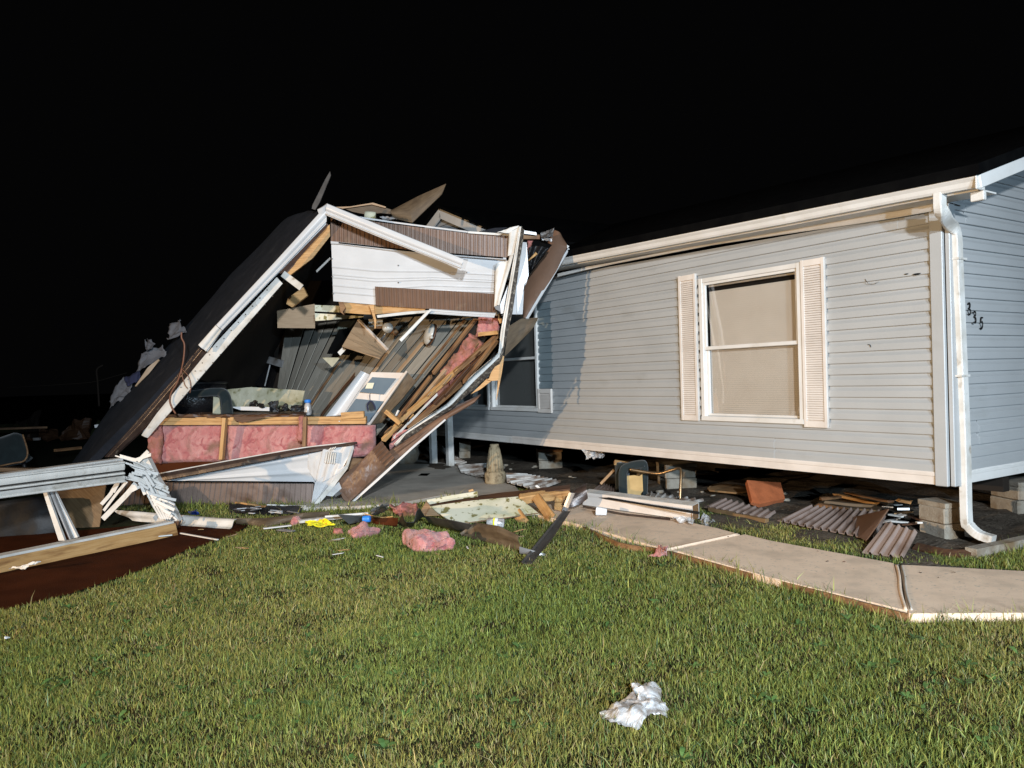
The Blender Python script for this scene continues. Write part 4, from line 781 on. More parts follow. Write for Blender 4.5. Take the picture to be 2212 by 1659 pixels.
one(poly('white_board', R(5, 10.5, 1020, 205, 1140, 203, 1328, 207, 1328, 238, 1100, 232), m_white, None, .02), 'narrow white board lying on the rim of the broken floor', 'board')
for k, (x, y, w_, h_) in enumerate(((1195, 190, 60, 34), (1370, 205, 75, 45), (1440, 214, 45, 28), (1545, 220, 70, 34), (1250, 196, 40, 22))):
    o = crump('dark_lump', R(5, 10.6 - .02 * k, x - w_ / 2, y - h_ / 2, x + w_ / 2, y - h_ / 2 - 4, x + w_ / 2 + 4, y + h_, x - w_ / 2, y + h_), m_black, None, 8, .07, 9, .03, k)  # lumps in one near-black colour
    one(o, 'dark shapeless lump in the row along the mottled wallboard', 'debris', 'dark lumps along the broken floor')
o = sheet('floor_sheet', R(5, 10.7, 440, 250, 1620, 240), R(5, 10.1, 440, 286, 1620, 278), m_woodk, WK, .03, 30, 4, lambda ul, vl, u, v: .03 * fbm((ul, vl, 2), 4))
t = thing('plastic_bottle', 'tiny clear bottle with blue cap beside the mottled wallboard', 'bottle', at(16, 375, 1440, 10.6))
lathe('body', at(16, 375, 1440, 10.6), [(.05, 0), (.055, .05), (.05, .13), (.03, .17)], m_film, t, n=14); lathe('cap', at(16, 375, 1440, 10.6) + Z * .17, [(.045, 0), (.045, .035), (.03, .045)], m_blueb, t, n=14)
t = thing('cabinet', 'black glossy cabinet tipped over in the dark behind the ceiling boards', 'cabinet', at(4, 260, 770, 13.2))
q = MB(); q.box(at(4, 235, 600, 13.3), at(4, 170, 780, 13.2), .9, .5, up=(1, 0, .3)); q.build('carcass', m_blackg, t)
beam('edge_band', at(4, 245, 570, 12.9), at(4, 395, 615, 12.7), .03, .12, m_grey, t); beam('edge_band', at(4, 300, 620, 12.85), at(4, 262, 775, 12.8), .02, .02, m_grey, t)  # grey strips stand in for highlights along the glossy cabinet edges
# cloth and boards caught on the back edge of the tipped roof
for k, (lab, mt, pts) in enumerate((('pale cloth flap snagged highest on the tipped black roof edge', m_cloth, (610, 1120, 692, 1105, 690, 1180, 600, 1258)), ('small pale rag second from the top on the roof edge', m_cloth, (450, 1245, 505, 1240, 500, 1290, 415, 1310)),
        ('grey bundle of cloth between the pale rag and the plank on the roof edge', m_cloth, (430, 1330, 570, 1275, 540, 1360, 400, 1440)), ('navy striped cloth beside the plank on the roof edge', m_clothn, (330, 1490, 420, 1420, 400, 1500, 340, 1540)), ('long cream cloth lowest on the roof edge', m_cloth, (300, 1500, 385, 1510, 330, 1640, 205, 1680)))):
    o = crump('snagged_cloth', R(2, (11.2, 11.1, 11.0, 11.1), *pts), mt, None, 16, .10, 5, .006, k * 3.1, True); one(o, lab, 'cloth', 'cloths caught on the tipped roof')
one(sheet('plank', R(2, (11.0, 10.9), 535, 1352, 470, 1400, 383, 1528), R(2, (11.0, 10.9), 545, 1356, 480, 1440, 390, 1528), m_tan, None, .03, 8, 2), 'bare tan plank wedged behind the tipped black roof edge', 'plank')
t = thing('loose_wiring', 'brown loose wires dangling over the tipped black roof', 'wiring', at(2, 690, 1400, 9.7))
tube('wire', R(15, 9.75, 1010, 300, 1010, 360, 1040, 430, 1035, 560, 1010, 700, 960, 850, 900, 950, 880, 1040, 905, 1120, 945, 1185), .011, m_wire, t, 6)
tube('wire', R(15, 9.72, 1030, 620, 1010, 720, 1040, 860, 1075, 910), .006, m_wire, t, 5); tube('wire', R(15, 9.72, 1015, 700, 1085, 780, 1110, 880, 1100, 960), .006, m_wire, t, 5)
o = tube('roof_vent', R(3, 10.1, 480, 500, 560, 508), .06, m_wp, None, 12, False); one(o, 'small ribbed cream vent pipe lying on top of the torn wall', 'vent pipe')
# ================================================================== LOOSE DEBRIS IN FRONT
# broken porch frame at the left
FB = thing('broken_porch_frame', 'broken white porch frame with a bare pine bottom rail and splintered slats', 'porch frame', gr(1, 800, 990))
b0, b1 = gr(1, -420, 1236, .075), gr(1, 1268, 889, .075)
beam('bottom_rail', b0, b1, .09, .128, m_wood, FB, n=10, jit=.003, jag=.03)
bl = MB(); bl.box(b0 + V3((.02, .02, .076)), b1 + V3((-.05, .01, .074)), .12, .022); bl.build('sill_cover', m_trim2, FB)
t0, t1 = (at(1, -420, 560, 6.5), at(1, 900, 398, 8.3)), (at(1, -420, 720, 6.5), at(1, 905, 548, 8.35))
def tb_(v0, v1, mt, d, nm='top_rail'):
    P0 = [t0[0].lerp(t1[0], v0), t0[1].lerp(t1[1], v0)]; P1 = [t0[0].lerp(t1[0], v1), t0[1].lerp(t1[1], v1)]
    off = V3((.02, -.03, 0)) * d; sheet(nm, [p + off for p in P0], [p + off for p in P1], mt, FB, .04 + .02 * d, 20, 4, lambda ul, vl, u, v: .006 * math.sin(v * 3.1) + .004 * fbm((ul, vl, v0), 2))
mw_ = M('clean_vinyl', (.80, .78, .73), .4, (.70, .68, .63), 4, dirt=(.4, .36, .3), dscale=8, dlo=.62, dhi=.8)
tb_(0, .08, mw_, 1.5); tb_(.08, .40, mw_, 1.); tb_(.40, .52, m_greyd, -.3); tb_(.52, .62, mw_, 1.); tb_(.62, .70, m_greyd, -.2); tb_(.70, .90, m_trim2, .5); tb_(.90, 1., mw_, 1.2)  # grey strips put the shading lines of the rail profile into colour
tr = MB(); tr.box(t0[0] + V3((.05, .1, .005)), t0[1] + V3((-.1, .08, .012)), .12, .03); tr.build('top_rail_cap', m_trim, FB)
sheet('mullion', R(1, 7.55, 300, 588, 425, 975), R(1, 7.55, 325, 584, 470, 975), m_trim2, FB, .03, 6, 1)
sheet('mullion', R(1, 7.6, 325, 560, 500, 965), R(1, 7.6, 368, 570, 530, 960), m_grey, FB, .05, 8, 6, lambda ul, vl, u, v: .02 * math.sin(v * 3.1))
sheet('mullion', R(1, 7.62, 368, 570, 528, 960), R(1, 7.62, 385, 590, 565, 950), m_trim, FB, .03, 6, 1)
sheet('corner_post', R(1, (8.42, 8.5), 960, 400, 1190, 830), R(1, (8.42, 8.5), 1075, 375, 1305, 832), m_trim2, FB, .08, 16, 8, lambda ul, vl, u, v: .012 * fbm((ul, vl, 2), 9) + .01 * (v > .6))
def slat(P, w_, nm='splintered_slat', mt=None, Y=8.36):
    A, B = [], []; p = R(1, Y, *P); d = (p[-1] - p[0]).normalized(); sd = d.cross(CF).normalized() * w_ / 2
    sheet(nm, [q + sd for q in p], [q - sd for q in p], mt or m_trim2, FB, .010, 8, 1)
for P, w_ in (((835, 500, 1000, 540, 1110, 575), .03), ((790, 490, 960, 530), .022), ((985, 560, 920, 640, 745, 818), .055), ((920, 545, 840, 640, 752, 757), .03), ((855, 545, 800, 640, 735, 712), .04), ((865, 545, 825, 625), .025),
              ((1130, 500, 1020, 580, 930, 625), .032), ((935, 495, 1080, 560, 1220, 605), .04), ((870, 360, 980, 390, 1095, 350), .035), ((835, 358, 1000, 410, 1120, 470), .014), ((860, 405, 900, 360), .014), ((1000, 400, 1075, 325), .04), ((940, 420, 1120, 540, 1215, 590), .03)): slat(P, w_)
rr = random.Random(4)
for i in range(24):
    t = rr.random(); x = lerp(930, 1160, t) + rr.uniform(-40, 60); y = lerp(410, 740, t) + rr.uniform(-30, 30); L_ = rr.uniform(60, 190); a = rr.uniform(.15, 1.25)
    slat((x, y, x + L_ * math.cos(a) * .55, y + L_ * math.sin(a) * .5 + 4, x + L_ * math.cos(a), y + L_ * math.sin(a)), rr.uniform(.018, .035), Y=8.36 - rr.random() * .16, mt=m_trim if i % 3 else m_trim2)
for i in range(5): slat((1050 + i * 28, 600 + i * 12, 1110 + i * 22, 720, 1170 + i * 16, 820), .02, Y=8.36)
slat((1255, 850, 1268, 940), .012, mt=m_wood, Y=8.4)
poly('rail_end', R(1, 8.5, 1210, 835, 1300, 835, 1285, 890, 1265, 905, 1215, 880), m_woodk, FB, .06)
def one2(o, l, c, g=None): return tag(o, l, c, g)
# black padded tub and the board seen through the frame
o = sheet('black_tub', R(1, (8.3, 8.6), -380, 720, 0, 690, 260, 655, 400, 670), R(1, (8.25, 8.5), -380, 1130, 0, 1085, 260, 1010, 430, 975), m_black, None, .5, 24, 14, lambda ul, vl, u, v: .05 * math.sin(v * 3.1) + .02 * fbm((ul, vl, 4), 4), True)
one2(o, 'bulky black plastic tub behind the broken white porch frame', 'tub')
one2(poly('plywood_sheet', R(1, (9.0, 9.0, 9.0, 8.8, 8.75, 8.8), 385, 620, 770, 560, 745, 720, 715, 915, 560, 950, 470, 860), m_ply, None, .02), 'stained plywood sheet standing behind the white porch frame', 'plywood')
t = thing('upholstered_chair', 'dark teal padded chair back lying at the left edge of the photo', 'chair', at(1, 60, 430, 11.0), 'teal chairs')
sheet('back_pad', R(1, (11.0, 11.1), -260, 240, 0, 225, 110, 188, 165, 205, 195, 290), R(1, (10.7, 10.9), -260, 450, 0, 428, 100, 410, 160, 400, 200, 350), m_teal, t, .09, 20, 8, lambda ul, vl, u, v: .03 * math.sin(v * 3.1), True)
tube('piping', R(1, (10.65, 10.85), 0, 432, 100, 412, 175, 395, 200, 330, 165, 205), .012, m_wood2, t, 6); tube('leg', R(1, 10.9, 170, 400, 185, 470), .03, m_black, t, 8, False)
one2(beam('dark_plank', at(1, -100, 452, 10.2), at(1, 310, 462, 10.6), .25, .05, m_wood2, None, jag=.1, n=3), 'dark plank lying below the teal chair back at the left edge', 'plank')
# far debris in the dark
for lab, nm, a, b, w_, mt in (('long pale board lying far off in the dark at the left', 'far_board', at(1, -60, 165, 19), at(1, 345, 152, 19.5), .08, m_wood2), ('rusty board lying in the dark beside the tipped roof', 'far_board', at(1, 400, 320, 14), at(1, 585, 300, 14.5), .07, m_wood2),
        ('small white fragment lying in the dark beside the tipped roof', 'fragment', at(1, 695, 145, 13), at(1, 720, 140, 13), .08, m_white), ('pale fragment on the dark ground left of the tipped roof', 'fragment', at(1, 245, 238, 15), at(1, 290, 236, 15), .06, m_grey)):
    one2(beam(nm, a, b, w_, .05, mt, None), lab, 'debris')
t = thing('bent_pole', 'thin bent pole with sagging cable far off in the dark at the left', 'pole', at(2, 140, 1659, 17))
tube('shaft', R(2, 17, 150, 1659, 140, 1500, 135, 1420, 175, 1390), .022, m_gate, t, 6); tube('cable', R(2, 17, -500, 1540, 0, 1510, 130, 1495, 260, 1460, 330, 1440), .008, m_gate, t, 5)
rr = random.Random(12)
for k in range(14):
    x, y = rr.uniform(0, 470), rr.uniform(800, 905); p = gr(0, x, y + 40); p = p * (min(p.y, 24) / p.y); p.z = 0.05
    o = crump('rubble_heap', [p + V3((-.5, 0, 0)), p + V3((.5, .1, 0)), p + V3((.45, .3, rr.uniform(.2, .9))), p + V3((-.4, .3, rr.uniform(.2, .7)))], rr.choice((m_gate, m_field, m_woodk, m_gate)), None, 8, .25, 2, .08, k * 2.1)
    one2(o, 'dark rubble heap lost in the night beyond the wreck', 'rubble', 'dark rubble heaps beyond the wreck')
# white siding strip on the ground by the frame
sheet_o = sheet('flashing_strip', GR(5, [.16, .12, .10], 90, 1020, 600, 1058, 1070, 1095), GR(5, [.03, .03, .03], 240, 1108, 620, 1140, 1012, 1165), m_trim2, None, .006, 20, 8, lambda ul, vl, u, v: .015 * math.sin(v * 6) + .01 * fbm((ul, vl, 0), 2))
one2(sheet_o, 'long white metal flashing strip lying on the grass by the splintered corner post', 'metal strip')
one2(crump('blue_wrapper', GR(5, [.08, .08, .16, .2], 700, 1062, 785, 1066, 745, 1025, 705, 1038), m_blue, None, 8, .04, 14, .004), 'crumpled royal blue wrapper on the white flashing strip', 'wrapper')
for k, (lab, a, b, w_) in enumerate((('thin white strip on the brown mulch, nearest the splintered post', (450, 1230), (560, 1219), .025), ('longer thin white strip slanting across the brown mulch', (625, 1205), (920, 1257), .022), ('white slat on the grass left of the yellow scrap', (1280, 1168), (1500, 1143), .05), ('grey strip on the grass below the white slat', (1400, 1178), (1520, 1190), .06))):
    one2(beam('thin_strip', gr(5, *a, .04), gr(5, *b, .04), w_, .012, m_trim if k != 3 else m_grey, None), lab, 'strip')
one2(crump('white_scrap', GR(1, [.05, .05, .1, .08], 60, 1180, 180, 1185, 300, 1130, 200, 1150), m_trim2, None, 8, .04, 8, .004), 'white scrap tucked under the pine bottom rail at far left', 'scrap')
# broken glass and splinters in front of the brown skirt
o = sheet('black_cloth', GR(5, [.09, .10, .05], 1010, 960, 1300, 990, 1600, 990), GR(5, .02, 1010, 1045, 1300, 1065, 1560, 1055), m_black, None, .01, 20, 10, lambda ul, vl, u, v: .04 * fbm((ul, vl, 3), 4))
one2(o, 'black plastic sheeting spread in front of the brown skirt panel', 'sheeting')
rr = random.Random(5)
for k in range(12):
    x, y = rr.uniform(1040, 1500), rr.uniform(990, 1050); a = rr.uniform(-.5, .5); L_ = rr.uniform(30, 110)
    o = beam('shard', gr(5, x, y, .1), gr(5, x + L_ * math.cos(a), y + L_ * math.sin(a) * .35, .1), .03, .008, rr.choice((m_white, m_grey, m_trim)), None); one2(o, 'pale shard on the black plastic sheeting', 'shard', 'shards on the black sheeting')
one2(beam('yellow_stick', gr(5, 1062, 962, .12), gr(5, 1300, 994, .1), .03, .02, m_wood, None, n=5, jit=.01), 'pine splinter lying on the black plastic sheeting', 'splinter')
one2(beam('white_rod', gr(5, 1310, 980, .08), gr(5, 1620, 992, .05), .02, .015, m_trim, None), 'thin white rod along the foot of the brown skirt panel', 'rod')
o = sheet('bronze_strip', GR(5, [.10, .08, .12, .1], 1060, 1092, 1300, 1085, 1600, 1048, 1800, 1035), GR(5, [.02, .02, .03, .03], 1080, 1128, 1280, 1155, 1600, 1100, 1800, 1075), m_veneer, None, .008, 24, 6, lambda ul, vl, u, v: .03 * math.sin(v * 3.1))
one2(o, 'long brown curved strip lying between the flashing strip and the yellow scrap', 'trim strip')
one2(crump('yellow_scrap', GR(5, [.06, .08, .05, .04], 1620, 1112, 1790, 1108, 1850, 1150, 1650, 1162), m_yel, None, 12, .05, 9, .006, 3), 'bright yellow plastic scrap with red marks on the grass', 'scrap')
one2(puff('insulation_piece', GR(5, .08, 1490, 1085, 1590, 1075), GR(5, .03, 1510, 1130, 1600, 1115), .08, m_pink, None, 14, 10, .04, 9, seed=12), 'tiny pink insulation tuft behind the yellow scrap', 'insulation', 'pink insulation pieces')
one2(beam('grey_trim', gr(5, 1560, 1112, .06), gr(5, 2090, 1056, .06), .09, .03, m_trim2, None), 'straight pale trim board behind the yellow scrap', 'trim board')
one2(beam('white_strip', gr(5, 1768, 1074, .12), gr(5, 2110, 1046, .12), .03, .02, m_trim, None), 'thin white strip lying above the pale trim board', 'strip')
one2(sheet('grey_wedge', GR(6, [.22, .12], 60, 455, 290, 470), GR(6, [.06, .05], 150, 530, 300, 500), m_grey, None, .006, 8, 4), 'grey sheet metal wedge left of the bright blue can', 'sheet metal')
t = thing('blue_can', 'small bright blue can on its side among the debris', 'can', gr(6, 290, 490, .05))
lathe('body', gr(6, 262, 490, .12), [(.034, 0), (.036, .005), (.036, .075), (.031, .08)], m_blueb, t, axis=(1, -.2, .05), n=18)
one2(sheet('gold_strip', GR(6, [.14, .12, .12], 270, 450, 400, 465, 495, 472), GR(6, [.08, .06, .08], 330, 475, 410, 492, 498, 488), m_wood, None, .01, 10, 4, lambda ul, vl, u, v: .02 * math.sin(u * 3)), 'curved amber wood strip right of the blue can', 'wood strip')
one2(sheet('rust_sheet', GR(6, [.1, .1], 320, 488, 540, 478), GR(6, [.03, .03], 345, 530, 530, 545), m_mud, None, .01, 8, 4), 'dark rust red sheet below the amber wood strip', 'sheet')
one2(crump('curled_metal', GR(6, [.35, .36, .12, .1], 330, 440, 440, 378, 465, 430, 340, 470), m_grey, None, 10, .05, 7, .004, 5), 'curled grey metal sheet standing left of the insulation chunk', 'sheet metal')
o = sheet('folded_metal', GR(6, [.26, .16, .22], 575, 440, 660, 500, 742, 440), GR(6, [.03, .03, .05], 535, 524, 650, 526, 745, 520), m_greyd, None, .006, 18, 8, lambda ul, vl, u, v: .06 * math.sin(u * 5)); one2(o, 'folded dark grey metal sheet below the insulation chunk', 'sheet metal')
one2(puff('insulation_piece', GR(6, [.10, .16, .12], 495, 408, 590, 340, 700, 372), GR(6, [.04, .04, .04], 482, 440, 570, 458, 700, 445), .07, m_pinkd, None, 30, 20, .03, 11, seed=14), 'soiled pink insulation chunk beside the broken end of the wallpapered wall', 'insulation', 'pink insulation pieces')
one2(puff('insulation_piece', GR(6, [.05, .14, .05], 110, 580, 270, 510, 412, 572), GR(6, [.03, .03, .03], 130, 610, 190, 640, 400, 592), .11, m_pink, None, 26, 16, .04, 7, seed=15), 'flat torn pink insulation piece right of the yellow scrap', 'insulation', 'pink insulation pieces')
one2(puff('insulation_piece', GR(6, .05, 20, 570, 100, 565), GR(6, .03, 25, 595, 110, 592), .05, m_pinkd, None, 10, 8, .03, 9, seed=17), 'small brownish insulation tuft between the yellow scrap and the flat pink piece', 'insulation', 'pink insulation pieces')
def block_puff():
    c0, c1, c2, c3 = GR(6, [0, 0, 0, .12], 556, 692, 690, 770, 1000, 738, 865, 596); c3.z = 0; h = .135; vs, fs = [], []; nu, nv, nw = 34, 24, 8
    bm = bmesh.new(); bmesh.ops.create_cube(bm, size=2); bmesh.ops.subdivide_edges(bm, edges=bm.edges[:], cuts=24, use_grid_fill=True)
    for v in bm.verts:
        x, y, z = v.co; r = (abs(x) ** 7 + abs(y) ** 7 + abs(z) ** 7) ** (1 / 7.); x, y, z = x / r, y / r, z / r
        p = (c0.lerp(c1, .5 + x / 2)).lerp(c3.lerp(c2, .5 + x / 2), .5 + y / 2) + Z * (h * (.5 + z / 2))
        k = V3((x, y, z)); p += V3((fbm(p, 11), fbm(p + V3((4, 0, 0)), 11), fbm(p + V3((0, 4, 0)), 10) * (1.1 if z > .5 else .6))) * .019
        if z > 0: p.z += .03 * math.sin(x * 5 + y * 2)
        v.co = p
    V = [v.co.copy() for v in bm.verts]; bm.verts.index_update(); F = [[v.index for v in f.verts] for f in bm.faces]; bm.free()
    return mk('insulation_piece', V, F, m_pink, None, smooth=True)
one2(block_puff(), 'thick clean block of pink insulation alone on the lawn', 'insulation', 'pink insulation pieces')
o = crump('red_scrap', GR(7, [.02, .02, .13, .1], 725, 990, 865, 995, 845, 925, 765, 920), m_pink, None, 14, .07, 10, .02, 9); one2(o, 'crumpled red foam scrap at the sidewalk joint', 'scrap')
# wallpapered wall fragment
WF = thing('wall_fragment', 'broken piece of wall with leaf wallpaper and pine studs lying on the grass', 'wall fragment', gr(6, 1200, 520))
Yt, Yb = 8.75, 8.35
sheet('wallpaper', R(6, (8.6, 8.75), 788, 392, 1485, 306), R(6, (8.28, 8.42), 990, 528, 1655, 442), m_wp, WF, .012, 10, 6, lambda ul, vl, u, v: .012 * math.sin(u * 4))
sheet('panel_edge', R(6, (8.27, 8.41), 985, 528, 1300, 488, 1655, 442), R(6, (8.27, 8.41), 990, 538, 1300, 497, 1655, 448), m_ply, WF, .02, 10, 1)
sheet('top_board', R(6, (8.75, 9.0), 760, 372, 1165, 305, 1900, 215), R(6, (8.62, 8.85), 795, 392, 1200, 342, 1900, 252), m_woodk, WF, .05, 16, 3, lambda ul, vl, u, v: .01 * fbm((ul, vl, 0), 4))
sheet('paper_strip', R(6, (8.7, 8.8), 764, 338, 960, 302, 1166, 270), R(6, (8.66, 8.76), 770, 362, 960, 328, 1170, 300), m_wp, WF, .03, 10, 2)
beam('top_plate', at(6, 1480, 335, 8.75), at(6, 1882, 288, 8.88), .09, .095, m_wood, WF, up=(0, -.3, 1), n=8, jit=.006, jag=.05)
beam('stud', at(6, 1635, 318, 8.7), at(6, 1745, 475, 8.25), .105, .045, m_wood, WF, up=(-.6, -.4, .6), n=5, jit=.003)
beam('stud', at(6, 1480, 440, 8.5), at(6, 1535, 520, 8.3), .11, .045, m_wood, WF, up=(-.6, -.4, .6), n=3)
beam('stud', at(6, 1815, 320, 8.8), at(6, 1812, 420, 8.6), .09, .05, m_wood, WF, n=5, jit=.012, jag=.06)
poly('broken_end', R(6, 8.6, 790, 385, 760, 350, 720, 420, 750, 465, 850, 460), m_wood2, WF, .04)
poly('broken_end', R(6, 8.5, 760, 455, 795, 400, 870, 462, 760, 466), m_ply, WF, .02)
sheet('curled_metal', R(6, (8.75, 8.7), 1858, 400, 1880, 300, 1960, 238, 2038, 203), R(6, (8.55, 8.6), 1875, 414, 1925, 398, 1985, 372, 2042, 328), m_brownd, WF, .006, 18, 10, lambda ul, vl, u, v: .07 * math.sin(v * 3))
sheet('bent_flashing', R(6, 8.58, 1838, 428, 1890, 285), R(6, 8.5, 1868, 430, 1935, 280), m_grey, WF, .006, 8, 4, lambda ul, vl, u, v: .02 * math.sin(v * 6))
poly('wood_chip', R(6, 8.95, 1095, 262, 1130, 252, 1136, 268, 1098, 276), m_wood, WF, .03)
one2(poly('white_chip', R(6, 9.6, 1620, 228, 1640, 220, 1672, 248, 1655, 254), m_trim, None, .02), 'small white chip standing on the fallen skirting behind the wall fragment', 'chip')
t = thing('glass_jar', 'clear glass jar with a yellow and white label lying under the wall fragment', 'jar', gr(6, 1300, 545))
jb = gr(6, 1240, 515, .08); ja = V3((1, -.15, -.05))
lathe('jar', jb, [(.03, 0), (.047, .012), (.05, .035), (.05, .17), (.04, .185)], m_film, t, axis=ja, n=22); lathe('label', jb, [(.0508, .07), (.0508, .12)], m_cup, t, axis=ja, n=22); lathe('label_band', jb, [(.0512, .072), (.0512, .09)], m_yel, t, axis=ja, n=22)
o = sheet('curled_veneer', GR(6, [.06, .16, .20, .15], 1030, 605, 1150, 515, 1330, 545, 1492, 620), GR(6, [.02, .03, .02, .02], 1045, 622, 1200, 660, 1380, 710, 1500, 742), m_veneer, None, .006, 30, 14, lambda ul, vl, u, v: .022 * math.sin(v * 6.2) * (1 - .4 * u)); one2(o, 'curled brown veneer sheet on the grass in front of the wall fragment', 'veneer')
one2(sheet('veneer_tip', GR(6, [.10, .03], 1498, 712, 1705, 768), GR(6, [.02, .02], 1505, 768, 1700, 776), m_grey, None, .005, 10, 6, lambda ul, vl, u, v: .02 * math.sin(v * 3)), 'bright curled metal tip at the right end of the brown veneer', 'metal scrap')
one2(sheet('grey_veneer', GR(6, [.16, .20, .16], 745, 470, 950, 500, 1120, 535), GR(6, [.03, .03, .03], 850, 535, 960, 570, 1060, 595), m_greyd, None, .006, 16, 6, lambda ul, vl, u, v: .03 * math.sin(v * 3)), 'dark grey sheet lying between the folded metal and the veneer', 'sheet metal')
st = sheet('steel_strip', GR(6, [.16, .10, .03], 1850, 425, 1700, 610, 1515, 838), GR(6, [.16, .10, .03], 1905, 430, 1770, 640, 1600, 845), m_greyd, None, .008, 16, 6, lambda ul, vl, u, v: .012 * (1 if v < .15 or v > .85 else 0)); one2(st, 'dark steel channel lying from the sidewalk edge onto the lawn', 'steel channel')
# sidewalk items
t = thing('plastic_cup', 'white ribbed plastic cup lying on the sidewalk', 'cup', gr(7, 340, 650, WZ))
lathe('cup', gr(7, 298, 628, WZ + .055), [(.048, 0), (.046, .006), (.042, .05), (.036, .11), (.034, .112), (.004, .112)], m_cup, t, axis=(1, -.25, -.08), n=24, fl=lambda th, z: .012 * math.cos(th * 12))
t = thing('white_beam', 'long white boxed porch beam lying along the back of the sidewalk', 'beam', gr(7, 600, 640, WZ))
q0, q1 = gr(7, 190, 585, WZ), gr(7, 1062, 712, WZ); up = .16
sheet('face', [q0 + Z * up, q1 + Z * up], [q0 + Z * .01, q1 + Z * .01], m_shut, t, .01, 12, 6, lambda ul, vl, u, v: .008 * (1 if v < .2 else 0))
off = V3((.10, .16, 0)); sheet('top_face', [q0 + off + Z * (up + .01), q1 + off + Z * (up + .01)], [q0 + Z * (up + .002), q1 + Z * (up + .002)], m_trim2, t, .012, 10, 2)
sheet('end_grain', [q1 + Z * up + V3((.004, 0, 0)), q1 + off + Z * up], [q1 + V3((.004, 0, .01)), q1 + off + Z * .01], m_wood2, t, .02, 2, 2)
sheet('back_face', [q0 + off + Z * up, q1 + off + Z * up], [q0 + off, q1 + off], m_trim2, t, .01, 2, 1)
one2(sheet('black_strip', GR(7, [.2, .2], 230, 490, 1100, 640), GR(7, [.18, .18], 225, 506, 1105, 655), m_black, None, .02, 10, 2), 'thin black strip lying along the top of the white boxed beam', 'strip')
one2(sheet('brown_trim', GR(7, [.1, .09, .08], 190, 590, 500, 650, 880, 690), GR(7, [.07, .07, .06], 190, 600, 500, 660, 880, 703), m_brownd, None, .01, 14, 2), 'thin bronze trim lying on the sidewalk beside the white boxed beam', 'trim strip')
o = crump('clear_bag', [at(7, 1092, 742, 7.95), at(7, 1200, 768, 7.8), at(7, 1248, 735, 7.95), at(7, 1120, 645, 8.3)], m_film, None, 18, .10, 6, .003, 2); one2(o, 'crumpled clear plastic bag at the end of the white boxed beam', 'plastic bag')
o = crump('clear_film', GR(7, [.08, .07, .1, .12], 880, 712, 1060, 742, 1070, 700, 890, 684), m_film, None, 18, .06, 8, .003, 6); one2(o, 'clear plastic film lying in front of the white boxed beam', 'plastic film')
one2(sheet('timber_edging', [gr(0, 1252, 1134, .055), gr(7, 500, 890, .055), gr(0, 1420, 1184, .055), gr(0, 1660, 1248, .055), gr(8, 1118, 1488, .055)], [gr(0, 1252, 1134, .055) - Z * .2, gr(7, 500, 890, .055) - Z * .2, gr(0, 1420, 1184, .055) - Z * .2, gr(0, 1660, 1248, .055) - Z * .2, gr(8, 1118, 1488, .055) - Z * .2], m_wood2, None, .02, 20, 1), 'brown timber form board along the lawn side of the sidewalk', 'edging board')
# stone pedestal
t = thing('stone_pedestal', 'tapered tan cast stone lamp pedestal with carved base on the patio', 'pedestal', gr(0, 1070, 1046, .05))
pb_ = gr(0, 1070, 1043, .05)
lathe('base', pb_, [(.150, 0), (.152, .02), (.152, .04), (.155, .14), (.142, .165), (.128, .175)], m_stone, t, n=48, fl=lambda th, z: .035 * max(0, math.cos(th * 9)) * math.sin(min(1, max(0, (z - .02) / .12)) * 3.14))
lathe('shaft', pb_, [(.122, .175), (.116, .25), (.098, .38), (.078, .49), (.066, .54), (.066, .565), (.058, .57), (.01, .57)], m_stone, t, n=64, fl=lambda th, z: .075 * math.cos(th * 16) * (1 if z < .52 else 0))
t = thing('garden_pot', 'pale rounded pot standing on the patio behind the white-edged brown strip', 'pot', gr(14, 270, 490, .05))
lathe('pot', gr(14, 268, 485, .05), [(.16, 0), (.22, .05), (.26, .17), (.24, .30), (.27, .33), (.25, .34), (.2, .33)], m_block, t, n=28)
# broken dining chair
t = thing('dining_chair', 'broken dining chair with teal padding and brass tube frame on its side', 'chair', gr(7, 640, 560))
sheet('seat_pad', R(7, 9.95, 442, 240, 452, 514), R(7, 9.8, 512, 250, 512, 520), m_teal, t, .10, 10, 6, lambda ul, vl, u, v: .03 * math.sin(v * 3.1), True)
sheet('seat_edge', R(7, (9.95, 10.1), 445, 222, 560, 240), R(7, (9.85, 10.0), 445, 248, 556, 255), m_wood, t, .03, 6, 3)
tube('back_pad', R(7, (9.6, 9.7), 515, 545, 508, 420, 512, 310, 560, 275, 650, 258, 672, 275, 672, 400, 665, 535), .055, m_teal, t, 10)
poly('back_board', R(7, 9.62, 540, 350, 600, 345, 640, 352, 662, 335, 668, 470, 650, 490, 655, 520, 630, 540, 536, 522), m_card, t, .03)
tube('brass_leg', R(7, (9.55, 9.1), 560, 298, 700, 322, 800, 330, 880, 308, 945, 290, 968, 310, 966, 420, 958, 585), .019, m_brass, t, 8)
one2(beam('wood_pole', at(7, 335, 412, 10.3), at(7, 440, 302, 10.2), .035, .035, m_tan, None), 'thin tan pole leaning behind the broken dining chair', 'pole')
